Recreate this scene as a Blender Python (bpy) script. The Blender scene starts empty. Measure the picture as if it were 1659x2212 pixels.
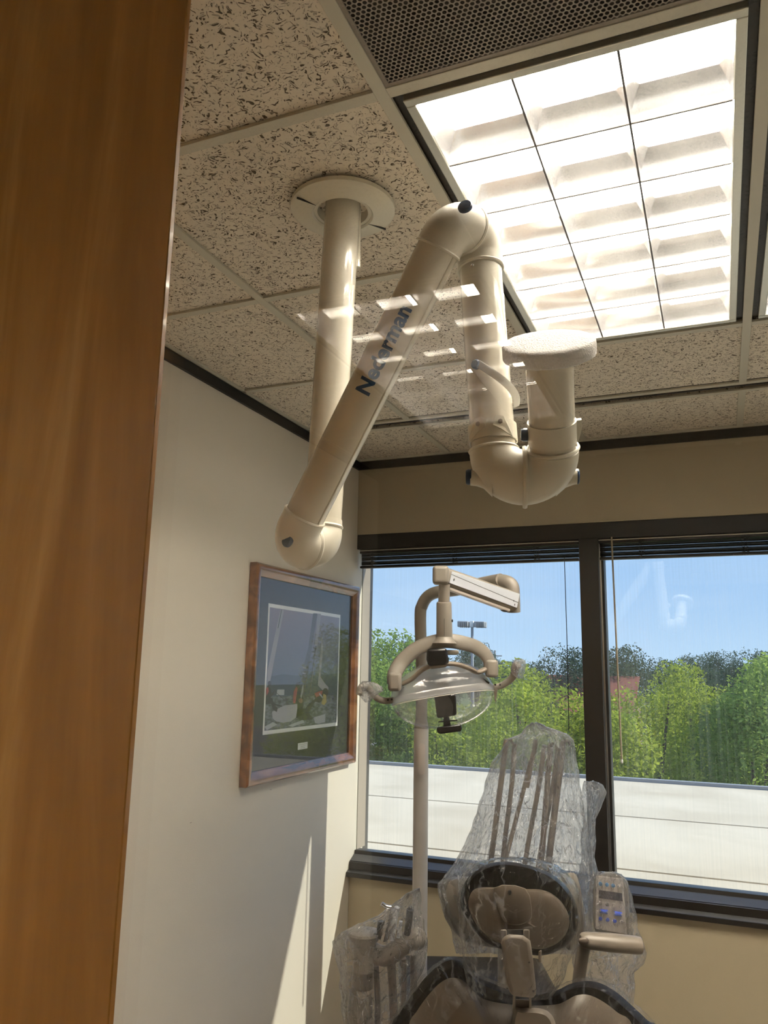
import bpy, bmesh, math, random
from mathutils import Vector, Matrix, noise

random.seed(7)
S = bpy.context.scene
COL = S.collection

# ------------------------------------------------------------------ camera
YAW, PIT, ROL, FOC = -0.397, 0.197, 0.018, 1722.7
IW, IH = 1659.0, 2212.0
CAM = Vector((0.486, -1.116, 1.618))
_fw = Vector((math.sin(YAW)*math.cos(PIT), math.cos(YAW)*math.cos(PIT), math.sin(PIT)))
_rt = Vector((math.cos(YAW), -math.sin(YAW), 0))
_up = _rt.cross(_fw)
RT = _rt*math.cos(ROL) + _up*math.sin(ROL)
UP = -_rt*math.sin(ROL) + _up*math.cos(ROL)
FW = _fw
cam = bpy.data.objects.new('camera', bpy.data.cameras.new('camera'))
COL.objects.link(cam)
cam.matrix_world = Matrix(((RT.x, UP.x, -FW.x, CAM.x), (RT.y, UP.y, -FW.y, CAM.y), (RT.z, UP.z, -FW.z, CAM.z), (0, 0, 0, 1)))
cam.data.sensor_fit = 'HORIZONTAL'
cam.data.sensor_width = 36.0
cam.data.lens = FOC/IW*36.0
cam.data.clip_start = 0.02
cam.data.clip_end = 600
S.camera = cam

# ------------------------------------------------------------------ sky, sun, exposure
S.view_settings.view_transform = 'Standard'
S.view_settings.look = 'None'
S.view_settings.exposure = 0.5
S.view_settings.gamma = 1.0
S.view_settings.use_curve_mapping = False
W = bpy.data.worlds.new('sky'); S.world = W; W.use_nodes = True
wn, wl = W.node_tree.nodes, W.node_tree.links
wn.clear()
wo = wn.new('ShaderNodeOutputWorld'); wb = wn.new('ShaderNodeBackground')
tc = wn.new('ShaderNodeTexCoord'); sx = wn.new('ShaderNodeSeparateXYZ'); cr = wn.new('ShaderNodeValToRGB')
wl.new(tc.outputs['Generated'], sx.inputs[0]); wl.new(sx.outputs['Z'], cr.inputs[0])
cr.color_ramp.elements[0].position = 0.0; cr.color_ramp.elements[0].color = (.50, .67, .90, 1)
cr.color_ramp.elements[1].position = 1.0; cr.color_ramp.elements[1].color = (.14, .27, .62, 1)
e = cr.color_ramp.elements.new(.10); e.color = (.36, .55, .86, 1)
e = cr.color_ramp.elements.new(.28); e.color = (.33, .54, .89, 1)
cn = wn.new('ShaderNodeTexNoise'); cn.inputs['Scale'].default_value = 2.2; cn.inputs['Detail'].default_value = 4
cm = wn.new('ShaderNodeMapping'); cm.inputs['Scale'].default_value = (1, 1, 4)
wl.new(tc.outputs['Generated'], cm.inputs[0]); wl.new(cm.outputs[0], cn.inputs['Vector'])
c2 = wn.new('ShaderNodeValToRGB'); c2.color_ramp.elements[0].position = .45; c2.color_ramp.elements[1].position = .8
c2.color_ramp.elements[1].color = (.35, .35, .35, 1)
wl.new(cn.outputs['Fac'], c2.inputs[0])
mx = wn.new('ShaderNodeMix'); mx.data_type = 'RGBA'
wl.new(c2.outputs[0], mx.inputs[0]); wl.new(cr.outputs[0], mx.inputs[6]); mx.inputs[7].default_value = (.75, .82, .92, 1)
wl.new(mx.outputs[2], wb.inputs[0]); wb.inputs[1].default_value = 1.0
wl.new(wb.outputs[0], wo.inputs[0])

sun = bpy.data.objects.new('sun', bpy.data.lights.new('sun', 'SUN')); COL.objects.link(sun)
sun.data.energy = 5.2; sun.data.angle = .009; sun.data.color = (1, .93, .80)
sun.rotation_euler = Vector((3.06, 1.0, 2.4)).to_track_quat('Z', 'Y').to_euler()
sun.location = (8, 6, 9)
LAMP_EMIT = 43.0

# ------------------------------------------------------------------ helpers
def at(px, py, d):                     # point seen at a pixel, d metres ahead of the lens
    return CAM + (FW + RT*((px-IW/2)/FOC) - UP*((py-IH/2)/FOC))*d
def ray(px, py): return FW + RT*((px-IW/2)/FOC) - UP*((py-IH/2)/FOC)
def aty(px, py, Y): r = ray(px, py); return CAM + r*((Y-CAM.y)/r.y)
def atx(px, py, X): r = ray(px, py); return CAM + r*((X-CAM.x)/r.x)
def atz(px, py, Z): r = ray(px, py); return CAM + r*((Z-CAM.z)/r.z)
def atplane(px, py, P, n): r = ray(px, py); return CAM + r*((P-CAM).dot(n)/r.dot(n))

def tag(o, label=None, cat=None, group=None, kind=None):
    if label: o['label'] = label
    if cat: o['category'] = cat
    if group: o['group'] = group
    if kind: o['kind'] = kind
    return o
def thing(name, label, cat, loc=(0, 0, 0), group=None):
    o = bpy.data.objects.new(name, None); COL.objects.link(o); o.location = loc
    o.empty_display_size = .05
    return tag(o, label, cat, group)
def wloc(o):
    v = Vector((0, 0, 0))
    while o: v += Vector(o.location); o = o.parent
    return v
def copy_tree(o, parent=None):
    c = o.copy(); COL.objects.link(c); c.parent = parent
    for ch in list(o.children): copy_tree(ch, c)
    return c

class MB:
    def __init__(s): s.v = []; s.f = []; s.m = []
    def add(s, vs, fs, mi=0):
        b = len(s.v); s.v += [tuple(v) for v in vs]; s.f += [tuple(i+b for i in f) for f in fs]; s.m += [mi]*len(fs); return s
    def box(s, a, b, mi=0):
        x0, y0, z0 = a; x1, y1, z1 = b
        return s.add([(x0,y0,z0),(x1,y0,z0),(x1,y1,z0),(x0,y1,z0),(x0,y0,z1),(x1,y0,z1),(x1,y1,z1),(x0,y1,z1)],
              [(0,3,2,1),(4,5,6,7),(0,1,5,4),(1,2,6,5),(2,3,7,6),(3,0,4,7)], mi)
    def obox(s, c, ax, ay, az, mi=0):   # oriented box, half-axes
        c = Vector(c); P = [c+ax*i+ay*j+az*k for k in (-1,1) for i, j in ((-1,-1),(1,-1),(1,1),(-1,1))]
        return s.add(P, [(0,3,2,1),(4,5,6,7),(0,1,5,4),(1,2,6,5),(2,3,7,6),(3,0,4,7)], mi)
    def loft(s, rings, cap0=True, cap1=True, closed=True, mi=0):
        n = len(rings[0]); vs = [p for r in rings for p in r]; fs = []
        for i in range(len(rings)-1):
            for j in range(n if closed else n-1):
                k = (j+1) % n
                fs.append((i*n+j, i*n+k, (i+1)*n+k, (i+1)*n+j))
        if cap0: fs.append(tuple(range(n-1, -1, -1)))
        if cap1: fs.append(tuple((len(rings)-1)*n+j for j in range(n)))
        return s.add(vs, fs, mi)
    def tube(s, pts, rad, n=24, flat=None, caps=True, mi=0):
        pts = [Vector(p) for p in pts]; N = len(pts)
        if not hasattr(rad, '__len__'): rad = [rad]*N
        T = []
        for i in range(N):
            a = pts[max(0, i-1)]; b = pts[min(N-1, i+1)]
            d = (b-a); T.append(d.normalized() if d.length > 1e-9 else (T[-1] if T else Vector((0,0,1))))
        ref = Vector(flat) if flat else (Vector((0, 0, 1)) if abs(T[0].z) < .9 else Vector((1, 0, 0)))
        u = (ref - T[0]*ref.dot(T[0])).normalized(); rings = []
        for i in range(N):
            u = (u - T[i]*u.dot(T[i])).normalized(); w = T[i].cross(u)
            r = rad[i]; ra, rb = (r if hasattr(r, '__len__') else (r, r))
            rings.append([pts[i]+u*(ra*math.cos(2*math.pi*k/n))+w*(rb*math.sin(2*math.pi*k/n)) for k in range(n)])
        return s.loft(rings, caps, caps, mi=mi)
    def lathe(s, c, axis, prof, n=32, cap0=False, cap1=False, mi=0):   # prof: (radius, along)
        c = Vector(c); axis = Vector(axis).normalized()
        ref = Vector((0,0,1)) if abs(axis.z) < .9 else Vector((1,0,0))
        u = (ref-axis*ref.dot(axis)).normalized(); w = axis.cross(u)
        return s.loft([[c+axis*h+u*(r*math.cos(2*math.pi*k/n))+w*(r*math.sin(2*math.pi*k/n)) for k in range(n)] for r, h in prof], cap0, cap1, mi=mi)
    def ell(s, c, ax, ay, az, nu=24, nv=14, v0=0.0, v1=1.0, mi=0):   # ellipsoid with half-axes, az polar
        c = Vector(c); rings = []
        for i in range(nv+1):
            t = math.pi*(v0+(v1-v0)*i/nv); rr = max(math.sin(t), 1e-4)
            rings.append([c+az*math.cos(t)+ax*(rr*math.cos(2*math.pi*k/nu))+ay*(rr*math.sin(2*math.pi*k/nu)) for k in range(nu)])
        return s.loft(rings, False, False, mi=mi)
    def prism(s, poly, d, mi=0):        # poly: 3D points, d: extrusion vector
        poly = [Vector(p) for p in poly]; d = Vector(d); n = len(poly)
        fs = [tuple(range(n-1,-1,-1)), tuple(range(n, 2*n))]+[(i, (i+1)%n, n+(i+1)%n, n+i) for i in range(n)]
        return s.add(poly+[p+d for p in poly], fs, mi)
    def build(s, name, mat, parent=None, smooth=40, bevel=0, seg=2, kind=None, loc=None, solid=0, sub=0):
        me = bpy.data.meshes.new(name)
        o0 = wloc(parent) if parent else Vector(loc or (0, 0, 0))
        if loc and parent: o0 = o0 + Vector(loc)
        me.from_pydata([(v[0]-o0.x, v[1]-o0.y, v[2]-o0.z) for v in s.v], [], s.f)
        for m in (mat if isinstance(mat, (list, tuple)) else [mat]): me.materials.append(m)
        if any(s.m): me.polygons.foreach_set('material_index', s.m)
        bm = bmesh.new(); bm.from_mesh(me); bmesh.ops.recalc_face_normals(bm, faces=bm.faces); bm.to_mesh(me); bm.free()
        if smooth:
            me.polygons.foreach_set('use_smooth', [True]*len(me.polygons))
            me.set_sharp_from_angle(angle=math.radians(smooth))
        o = bpy.data.objects.new(name, me); COL.objects.link(o)
        if parent:
            o.parent = parent
            if loc: o.location = loc
        else: o.location = o0
        if bevel:
            b = o.modifiers.new('b', 'BEVEL'); b.width = bevel; b.segments = seg; b.limit_method = 'ANGLE'; b.angle_limit = math.radians(50)
        if solid:
            b = o.modifiers.new('s', 'SOLIDIFY'); b.thickness = solid
        if sub:
            b = o.modifiers.new('u', 'SUBSURF'); b.levels = b.render_levels = sub
        if kind: o['kind'] = kind
        return o

def arc_pts(c, a, b, r, n=10):           # quarter arc: from c + (-b)*r side ... path c + a*... see use
    return [c + a*(r*math.sin(t)) + b*(r*(1-math.cos(t))) for t in [math.pi/2*i/n for i in range(n+1)]]
def smoothpath(pts, n=8):                 # Catmull-Rom
    P = [Vector(p) for p in pts]; P = [P[0]*2-P[1]]+P+[P[-1]*2-P[-2]]; out = []
    for i in range(1, len(P)-2):
        for k in range(n):
            t = k/n; a, b, c, d = P[i-1:i+3]
            out.append(.5*((2*b)+(c-a)*t+(2*a-5*b+4*c-d)*t*t+(3*b-a-3*c+d)*t**3))
    out.append(P[-2]); return out

# ------------------------------------------------------------------ materials
def NM(name):
    m = bpy.data.materials.new(name); m.use_nodes = True; return m, m.node_tree.nodes, m.node_tree.links, m.node_tree.nodes['Principled BSDF']
def plain(name, col, rough=.5, metal=0, spec=.5, bump=0, bscale=200, var=0, coat=0, trans=0, vscale=6):
    m, n, l, p = NM(name)
    p.inputs['Base Color'].default_value = (*col, 1); p.inputs['Roughness'].default_value = rough
    p.inputs['Metallic'].default_value = metal; p.inputs['Specular IOR Level'].default_value = spec
    p.inputs['Coat Weight'].default_value = coat
    t = n.new('ShaderNodeTexCoord')
    if bump:
        x = n.new('ShaderNodeTexNoise'); x.inputs['Scale'].default_value = bscale; x.inputs['Detail'].default_value = 3
        b = n.new('ShaderNodeBump'); b.inputs['Strength'].default_value = bump; b.inputs['Distance'].default_value = .002
        l.new(t.outputs['Object'], x.inputs['Vector']); l.new(x.outputs['Fac'], b.inputs['Height']); l.new(b.outputs[0], p.inputs['Normal'])
    if var:
        x = n.new('ShaderNodeTexNoise'); x.inputs['Scale'].default_value = vscale; x.inputs['Detail'].default_value = 5
        mr = n.new('ShaderNodeMapRange'); mr.inputs['To Min'].default_value = 1-var; mr.inputs['To Max'].default_value = 1+var
        h = n.new('ShaderNodeHueSaturation'); h.inputs['Color'].default_value = (*col, 1)
        l.new(t.outputs['Object'], x.inputs['Vector']); l.new(x.outputs['Fac'], mr.inputs[0]); l.new(mr.outputs[0], h.inputs['Value']); l.new(h.outputs[0], p.inputs['Base Color'])
    return m
M = {}
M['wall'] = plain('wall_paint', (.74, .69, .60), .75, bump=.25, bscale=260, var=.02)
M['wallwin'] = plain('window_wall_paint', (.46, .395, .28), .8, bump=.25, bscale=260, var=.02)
M['bar'] = plain('grid_bar_enamel', (.60, .57, .47), .45, var=.03)
M['black'] = plain('black_trim', (.006, .005, .004), .5)
M['bronze'] = plain('dark_bronze', (.006, .0042, .0035), .4, spec=.6)
M['bronzelite'] = plain('brushed_sill_metal', (.10, .10, .105), .22, metal=.6)
M['alu'] = plain('aluminium', (.72, .70, .66), .28, metal=1)
M['frame_alu'] = plain('lamp_frame_metal', (.62, .60, .52), .35, metal=.8)
M['cream'] = plain('cream_plastic', (.74, .70, .60), .32, bump=.15, bscale=900)
M['creamtube'] = plain('cream_painted_tube', (.74, .70, .60), .16, coat=.3)
M['flange'] = plain('cream_flange', (.72, .68, .56), .4)
M['blue'] = plain('dark_blue_plastic', (.02, .045, .10), .3)
M['bluetext'] = plain('blue_lettering', (.004, .055, .17), .45)
M['polecream'] = plain('light_pole_enamel', (.60, .57, .54), .35)
M['handle'] = plain('grey_white_handle', (.62, .62, .60), .25)
M['tan'] = plain('tan_plastic', (.27, .243, .212), .36, bump=.08, bscale=700)
M['chairshell'] = plain('chair_shell_plastic', (.125, .100, .078), .42, bump=.08, bscale=700)
M['chairpart'] = plain('chair_bracket_plastic', (.19, .16, .13), .4, bump=.08, bscale=700)
M['tandark'] = plain('tan_shell_plastic', (.24, .20, .16), .42, bump=.08, bscale=700)
M['palegrey'] = plain('pale_grey_plastic', (.60, .64, .72), .45)
M['blackp'] = plain('black_plastic', (.010, .010, .011), .3)
M['vinyl'] = plain('dark_vinyl', (.006, .005, .005), .38, spec=.25, bump=.1, bscale=300)
M['chrome'] = plain('chrome', (.75, .75, .77), .12, metal=1)
M['screw'] = plain('dark_screw', (.06, .06, .06), .3, metal=.8)
M['button_blue'] = plain('light_blue_button', (.05, .28, .62), .35)
M['button_navy'] = plain('strong_blue_button', (.04, .10, .62), .35)
M['button_grey'] = plain('grey_button', (.28, .25, .24), .4)
M['button_pale'] = plain('pale_button', (.55, .50, .47), .4)
M['lcd'] = plain('dark_display', (.05, .04, .06), .15)
M['padface'] = plain('pad_face', (.66, .60, .56), .4)
M['white'] = plain('white_paint', (.85, .85, .83), .5)
M['whiter'] = plain('white_reflector', (.9, .9, .88), .35)
M['matboard'] = plain('grey_green_mat', (.028, .032, .028), .9)
M['hose'] = plain('grey_hose', (.33, .29, .26), .4)
M['slat'] = plain('blind_slat', (.009, .007, .006), .7, spec=.2)
M['cavity'] = plain('dark_cavity', (.012, .008, .006), .9)
M['asphalt'] = plain('asphalt', (.12, .12, .12), .9, var=.2)
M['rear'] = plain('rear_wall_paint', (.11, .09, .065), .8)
M['floor'] = plain('floor_vinyl', (.42, .37, .30), .4, var=.08)

def mat_tile():
    m, n, l, p = NM('fissured_tile'); p.inputs['Roughness'].default_value = .95; p.inputs['Specular IOR Level'].default_value = .1
    t = n.new('ShaderNodeTexCoord'); oi = n.new('ShaderNodeObjectInfo')
    off = n.new('ShaderNodeVectorMath'); off.operation = 'MULTIPLY_ADD'
    l.new(oi.outputs['Random'], off.inputs[0]); off.inputs[1].default_value = (7, 11, 0); l.new(t.outputs['Object'], off.inputs[2])
    dn = n.new('ShaderNodeTexNoise'); dn.inputs['Scale'].default_value = 38; dn.inputs['Detail'].default_value = 2
    l.new(off.outputs[0], dn.inputs['Vector'])
    ma = n.new('ShaderNodeVectorMath'); ma.operation = 'MULTIPLY_ADD'; ma.inputs[1].default_value = (.045, .045, 0)
    l.new(dn.outputs['Color'], ma.inputs[0]); l.new(off.outputs[0], ma.inputs[2])
    def marks(sx, sy, scale, thr, w, rot):
        mp = n.new('ShaderNodeMapping'); mp.inputs['Scale'].default_value = (sx, sy, 0); mp.inputs['Rotation'].default_value = (0, 0, rot)
        v = n.new('ShaderNodeTexVoronoi'); v.inputs['Scale'].default_value = scale
        l.new(ma.outputs[0], mp.inputs[0]); l.new(mp.outputs[0], v.inputs['Vector'])
        # cell random decides size of mark
        s = n.new('ShaderNodeSeparateColor'); l.new(v.outputs['Color'], s.inputs[0])
        th = n.new('ShaderNodeMath'); th.operation = 'MULTIPLY'; l.new(s.outputs[0], th.inputs[0]); th.inputs[1].default_value = thr
        d = n.new('ShaderNodeMath'); d.operation = 'SUBTRACT'; l.new(th.outputs[0], d.inputs[0]); l.new(v.outputs['Distance'], d.inputs[1])
        mr = n.new('ShaderNodeMapRange'); mr.inputs['From Min'].default_value = -w; mr.inputs['From Max'].default_value = w; l.new(d.outputs[0], mr.inputs[0])
        return mr.outputs[0]
    a = marks(1, 2.3, 84, .40, .045, .3); b = marks(2.2, 1, 92, .36, .045, .5); c = marks(1, 1, 230, .38, .05, 0)
    mm = n.new('ShaderNodeMath'); mm.operation = 'MAXIMUM'; l.new(a, mm.inputs[0]); l.new(b, mm.inputs[1])
    m2 = n.new('ShaderNodeMath'); m2.operation = 'MAXIMUM'; l.new(mm.outputs[0], m2.inputs[0])
    m3 = n.new('ShaderNodeMath'); m3.operation = 'MULTIPLY'; l.new(c, m3.inputs[0]); m3.inputs[1].default_value = .55; l.new(m3.outputs[0], m2.inputs[1])
    mix = n.new('ShaderNodeMix'); mix.data_type = 'RGBA'; l.new(m2.outputs[0], mix.inputs[0])
    mix.inputs[6].default_value = (.80, .72, .60, 1); mix.inputs[7].default_value = (.10, .075, .045, 1)
    l.new(mix.outputs[2], p.inputs['Base Color'])
    bp = n.new('ShaderNodeBump'); bp.invert = True; bp.inputs['Strength'].default_value = .7; bp.inputs['Distance'].default_value = .002
    l.new(m2.outputs[0], bp.inputs['Height']); l.new(bp.outputs[0], p.inputs['Normal'])
    return m
M['tile'] = mat_tile()

def mat_wood(name, c0, c1, c2, scale, axis, rough, bump=.1, coat=0):
    m, n, l, p = NM(name); p.inputs['Roughness'].default_value = rough; p.inputs['Coat Weight'].default_value = coat
    t = n.new('ShaderNodeTexCoord'); mp = n.new('ShaderNodeMapping'); mp.inputs['Scale'].default_value = scale
    l.new(t.outputs['Object'], mp.inputs[0])
    x = n.new('ShaderNodeTexNoise'); x.inputs['Scale'].default_value = 1.0; x.inputs['Detail'].default_value = 8; x.inputs['Roughness'].default_value = .55; x.inputs['Distortion'].default_value = .8
    l.new(mp.outputs[0], x.inputs['Vector'])
    r = n.new('ShaderNodeValToRGB'); r.color_ramp.elements[0].position = .38; r.color_ramp.elements[0].color = (*c0, 1)
    r.color_ramp.elements[1].position = .66; r.color_ramp.elements[1].color = (*c2, 1)
    e = r.color_ramp.elements.new(.52); e.color = (*c1, 1)
    l.new(x.outputs['Fac'], r.inputs[0])
    x2 = n.new('ShaderNodeTexNoise'); x2.inputs['Scale'].default_value = 7; x2.inputs['Detail'].default_value = 6; l.new(mp.outputs[0], x2.inputs['Vector'])
    mr = n.new('ShaderNodeMapRange'); mr.inputs['To Min'].default_value = .86; mr.inputs['To Max'].default_value = 1.14; l.new(x2.outputs['Fac'], mr.inputs[0])
    h = n.new('ShaderNodeHueSaturation'); l.new(r.outputs[0], h.inputs['Color']); l.new(mr.outputs[0], h.inputs['Value']); l.new(h.outputs[0], p.inputs['Base Color'])
    b = n.new('ShaderNodeBump'); b.inputs['Strength'].default_value = bump; b.inputs['Distance'].default_value = .001; l.new(x2.outputs['Fac'], b.inputs['Height']); l.new(b.outputs[0], p.inputs['Normal'])
    return m
M['maple'] = mat_wood('honey_maple_veneer', (.275, .118, .013), (.34, .155, .024), (.43, .225, .052), (14, 14, 1.5), 'z', .38, .06, .35)
M['framewood'] = mat_wood('reddish_brown_frame_wood', (.09, .030, .010), (.17, .062, .018), (.27, .115, .04), (14, 3, 14), 'y', .22, .1, .6)

def mat_glass(name, tint, dirt=0, gloss=1.0):
    m, n, l, p = NM(name); n.remove(p); out = n['Material Output']
    tr = n.new('ShaderNodeBsdfTransparent'); tr.inputs[0].default_value = (*tint, 1)
    g = n.new('ShaderNodeBsdfGlossy'); g.inputs['Roughness'].default_value = 0.0; g.inputs[0].default_value = (gloss, gloss, gloss, 1)
    f = n.new('ShaderNodeLayerWeight'); f.inputs[0].default_value = .5      # facing = 1 - cos, same from both sides
    pw_ = n.new('ShaderNodeMath'); pw_.operation = 'POWER'; l.new(f.outputs['Facing'], pw_.inputs[0]); pw_.inputs[1].default_value = 5
    mu = n.new('ShaderNodeMath'); mu.operation = 'MULTIPLY_ADD'; l.new(pw_.outputs[0], mu.inputs[0]); mu.inputs[1].default_value = .96; mu.inputs[2].default_value = .038
    mix = n.new('ShaderNodeMixShader'); l.new(mu.outputs[0], mix.inputs[0]); l.new(tr.outputs[0], mix.inputs[1]); l.new(g.outputs[0], mix.inputs[2])
    last = mix
    if dirt:
        t = n.new('ShaderNodeTexCoord'); mp = n.new('ShaderNodeMapping'); mp.inputs['Scale'].default_value = (150, 150, 2.2)
        x = n.new('ShaderNodeTexNoise'); x.inputs['Scale'].default_value = 1; x.inputs['Detail'].default_value = 3
        l.new(t.outputs['Object'], mp.inputs[0]); l.new(mp.outputs[0], x.inputs['Vector'])
        x2 = n.new('ShaderNodeTexNoise'); x2.inputs['Scale'].default_value = 2.5; l.new(t.outputs['Object'], x2.inputs['Vector'])
        mr = n.new('ShaderNodeMapRange'); mr.inputs['From Min'].default_value = .42; mr.inputs['From Max'].default_value = .75; mr.inputs['To Max'].default_value = dirt
        l.new(x.outputs['Fac'], mr.inputs[0])
        mm = n.new('ShaderNodeMath'); mm.operation = 'MULTIPLY_ADD'; l.new(mr.outputs[0], mm.inputs[0]); l.new(x2.outputs['Fac'], mm.inputs[1]); mm.inputs[2].default_value = dirt*.12
        d = n.new('ShaderNodeBsdfTranslucent'); d.inputs[0].default_value = (.8, .82, .8, 1)
        m2 = n.new('ShaderNodeMixShader'); l.new(mm.outputs[0], m2.inputs[0]); l.new(mix.outputs[0], m2.inputs[1]); l.new(d.outputs[0], m2.inputs[2]); last = m2
    l.new(last.outputs[0], out.inputs[0]); return m
M['glass'] = mat_glass('window_glass', (.95, .97, .965), .10)
M['clearglass'] = mat_glass('partition_glass', (.97, .98, .97))
M['picglass'] = mat_glass('picture_glass', (1, 1, 1), gloss=.75)
M['clearplastic'] = mat_glass('clear_shield_plastic', (.90, .91, .92))

def mat_film(name, haze, bscale=22, tint=(.97, .97, .97), base=.07, dist=.015, crease=0):
    m, n, l, p = NM(name); n.remove(p); out = n['Material Output']
    t = n.new('ShaderNodeTexCoord')
    x = n.new('ShaderNodeTexNoise'); x.inputs['Scale'].default_value = bscale; x.inputs['Detail'].default_value = 4; x.inputs['Distortion'].default_value = .8
    l.new(t.outputs['Object'], x.inputs['Vector'])
    v = n.new('ShaderNodeTexVoronoi'); v.inputs['Scale'].default_value = bscale*.8; v.feature = 'DISTANCE_TO_EDGE'
    ad = n.new('ShaderNodeVectorMath'); ad.operation = 'MULTIPLY_ADD'; ad.inputs[1].default_value = (.06, .06, .06)
    l.new(x.outputs['Color'], ad.inputs[0]); l.new(t.outputs['Object'], ad.inputs[2]); l.new(ad.outputs[0], v.inputs['Vector'])
    mn = n.new('ShaderNodeMath'); mn.operation = 'MINIMUM'; l.new(v.outputs['Distance'], mn.inputs[0]); mn.inputs[1].default_value = .15
    sm = n.new('ShaderNodeMath'); sm.operation = 'MULTIPLY_ADD'; l.new(mn.outputs[0], sm.inputs[0]); sm.inputs[1].default_value = 2.0; l.new(x.outputs['Fac'], sm.inputs[2])
    b = n.new('ShaderNodeBump'); b.inputs['Strength'].default_value = 1.0; b.inputs['Distance'].default_value = dist; l.new(sm.outputs[0], b.inputs['Height'])
    tr = n.new('ShaderNodeBsdfTransparent'); tr.inputs[0].default_value = (*tint, 1)
    g = n.new('ShaderNodeBsdfGlossy'); g.inputs['Roughness'].default_value = .10; l.new(b.outputs[0], g.inputs['Normal'])
    df = n.new('ShaderNodeBsdfDiffuse'); df.inputs[0].default_value = (.97, .97, .98, 1)
    tl = n.new('ShaderNodeBsdfTranslucent'); tl.inputs[0].default_value = (.97, .97, .98, 1)
    m0 = n.new('ShaderNodeMixShader'); m0.inputs[0].default_value = .75; l.new(df.outputs[0], m0.inputs[1]); l.new(tl.outputs[0], m0.inputs[2])
    f = n.new('ShaderNodeLayerWeight'); f.inputs[0].default_value = .5; l.new(b.outputs[0], f.inputs['Normal'])
    p5 = n.new('ShaderNodeMath'); p5.operation = 'POWER'; l.new(f.outputs['Facing'], p5.inputs[0]); p5.inputs[1].default_value = 4.2
    cl = n.new('ShaderNodeMath'); cl.operation = 'MULTIPLY_ADD'; l.new(p5.outputs[0], cl.inputs[0]); cl.inputs[1].default_value = .8; cl.inputs[2].default_value = base
    m1 = n.new('ShaderNodeMixShader'); m1.inputs[0].default_value = haze
    if crease:                                  # whiter lines in a stretched crease pattern
        v2 = n.new('ShaderNodeTexVoronoi'); v2.inputs['Scale'].default_value = bscale*.62; v2.feature = 'DISTANCE_TO_EDGE'
        mp2 = n.new('ShaderNodeMapping'); mp2.inputs['Scale'].default_value = (1, 1, .22); mp2.inputs['Rotation'].default_value = (.25, .35, 0); l.new(ad.outputs[0], mp2.inputs[0]); l.new(mp2.outputs[0], v2.inputs['Vector'])
        cr2 = n.new('ShaderNodeMapRange'); cr2.inputs['From Min'].default_value = .0; cr2.inputs['From Max'].default_value = .05; cr2.inputs['To Min'].default_value = crease; cr2.inputs['To Max'].default_value = haze
        l.new(v2.outputs['Distance'], cr2.inputs[0]); l.new(cr2.outputs[0], m1.inputs[0])
    l.new(tr.outputs[0], m1.inputs[1]); l.new(m0.outputs[0], m1.inputs[2])
    m2 = n.new('ShaderNodeMixShader'); l.new(cl.outputs[0], m2.inputs[0]); l.new(m1.outputs[0], m2.inputs[1]); l.new(g.outputs[0], m2.inputs[2])
    l.new(m2.outputs[0], out.inputs[0]); return m
M['film'] = mat_film('clear_plastic_film', .22, base=.09, dist=.02, crease=.55)
M['filmlight'] = mat_film('light_plastic_film', .12, base=.08, dist=.018, crease=.34)
M['filmclear'] = mat_film('thin_clear_film', .004, 26, base=.022, dist=.008, crease=.22)

def mat_foam():
    m, n, l, p = NM('white_foam'); p.inputs['Base Color'].default_value = (.95, .92, .92, 1); p.inputs['Roughness'].default_value = .9
    p.inputs['Subsurface Weight'].default_value = .3; p.inputs['Subsurface Radius'].default_value = (.01, .01, .01); p.inputs['Subsurface Scale'].default_value = 1
    t = n.new('ShaderNodeTexCoord'); v = n.new('ShaderNodeTexVoronoi'); v.inputs['Scale'].default_value = 330
    b = n.new('ShaderNodeBump'); b.inputs['Strength'].default_value = .8; b.inputs['Distance'].default_value = .003
    l.new(t.outputs['Object'], v.inputs['Vector']); l.new(v.outputs['Distance'], b.inputs['Height']); l.new(b.outputs[0], p.inputs['Normal']); return m
M['foam'] = mat_foam()

def emit(name, col, s):
    m, n, l, p = NM(name); p.inputs['Base Color'].default_value = (.8, .8, .8, 1); p.inputs['Emission Color'].default_value = (*col, 1); p.inputs['Emission Strength'].default_value = s; return m
M['lamp'] = emit('fluorescent_tube', (1, .88, .73), LAMP_EMIT)
M['bladeshade'] = plain('blade_edge_shade', (.10, .09, .09), .4)  # dark strips that paint the shade along the blades' bottom edges
M['louver'] = plain('semi_specular_louver', (.88, .88, .91), .16, metal=.85)

def mat_leaf(name, c0, c1, c2):
    m, n, l, p = NM(name); n.remove(p); out = n['Material Output']
    t = n.new('ShaderNodeTexCoord'); x = n.new('ShaderNodeTexNoise'); x.inputs['Scale'].default_value = 1.6; x.inputs['Detail'].default_value = 9; x.inputs['Roughness'].default_value = .75
    l.new(t.outputs['Object'], x.inputs['Vector'])
    r = n.new('ShaderNodeValToRGB'); r.color_ramp.elements[0].position = .35; r.color_ramp.elements[0].color = (*c0, 1); r.color_ramp.elements[1].position = .68; r.color_ramp.elements[1].color = (*c2, 1)
    e = r.color_ramp.elements.new(.5); e.color = (*c1, 1)
    l.new(x.outputs['Fac'], r.inputs[0])
    d = n.new('ShaderNodeBsdfDiffuse'); tl = n.new('ShaderNodeBsdfTranslucent'); mx = n.new('ShaderNodeMixShader'); mx.inputs[0].default_value = .5
    l.new(r.outputs[0], d.inputs[0]); l.new(r.outputs[0], tl.inputs[0]); l.new(d.outputs[0], mx.inputs[1]); l.new(tl.outputs[0], mx.inputs[2]); l.new(mx.outputs[0], out.inputs[0]); return m
M['leaf'] = mat_leaf('yellow_green_leaves', (.18, .23, .03), (.50, .58, .09), (.85, .86, .25))
M['leaf2'] = mat_leaf('mid_green_leaves', (.12, .20, .04), (.34, .46, .11), (.64, .74, .25))
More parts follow.
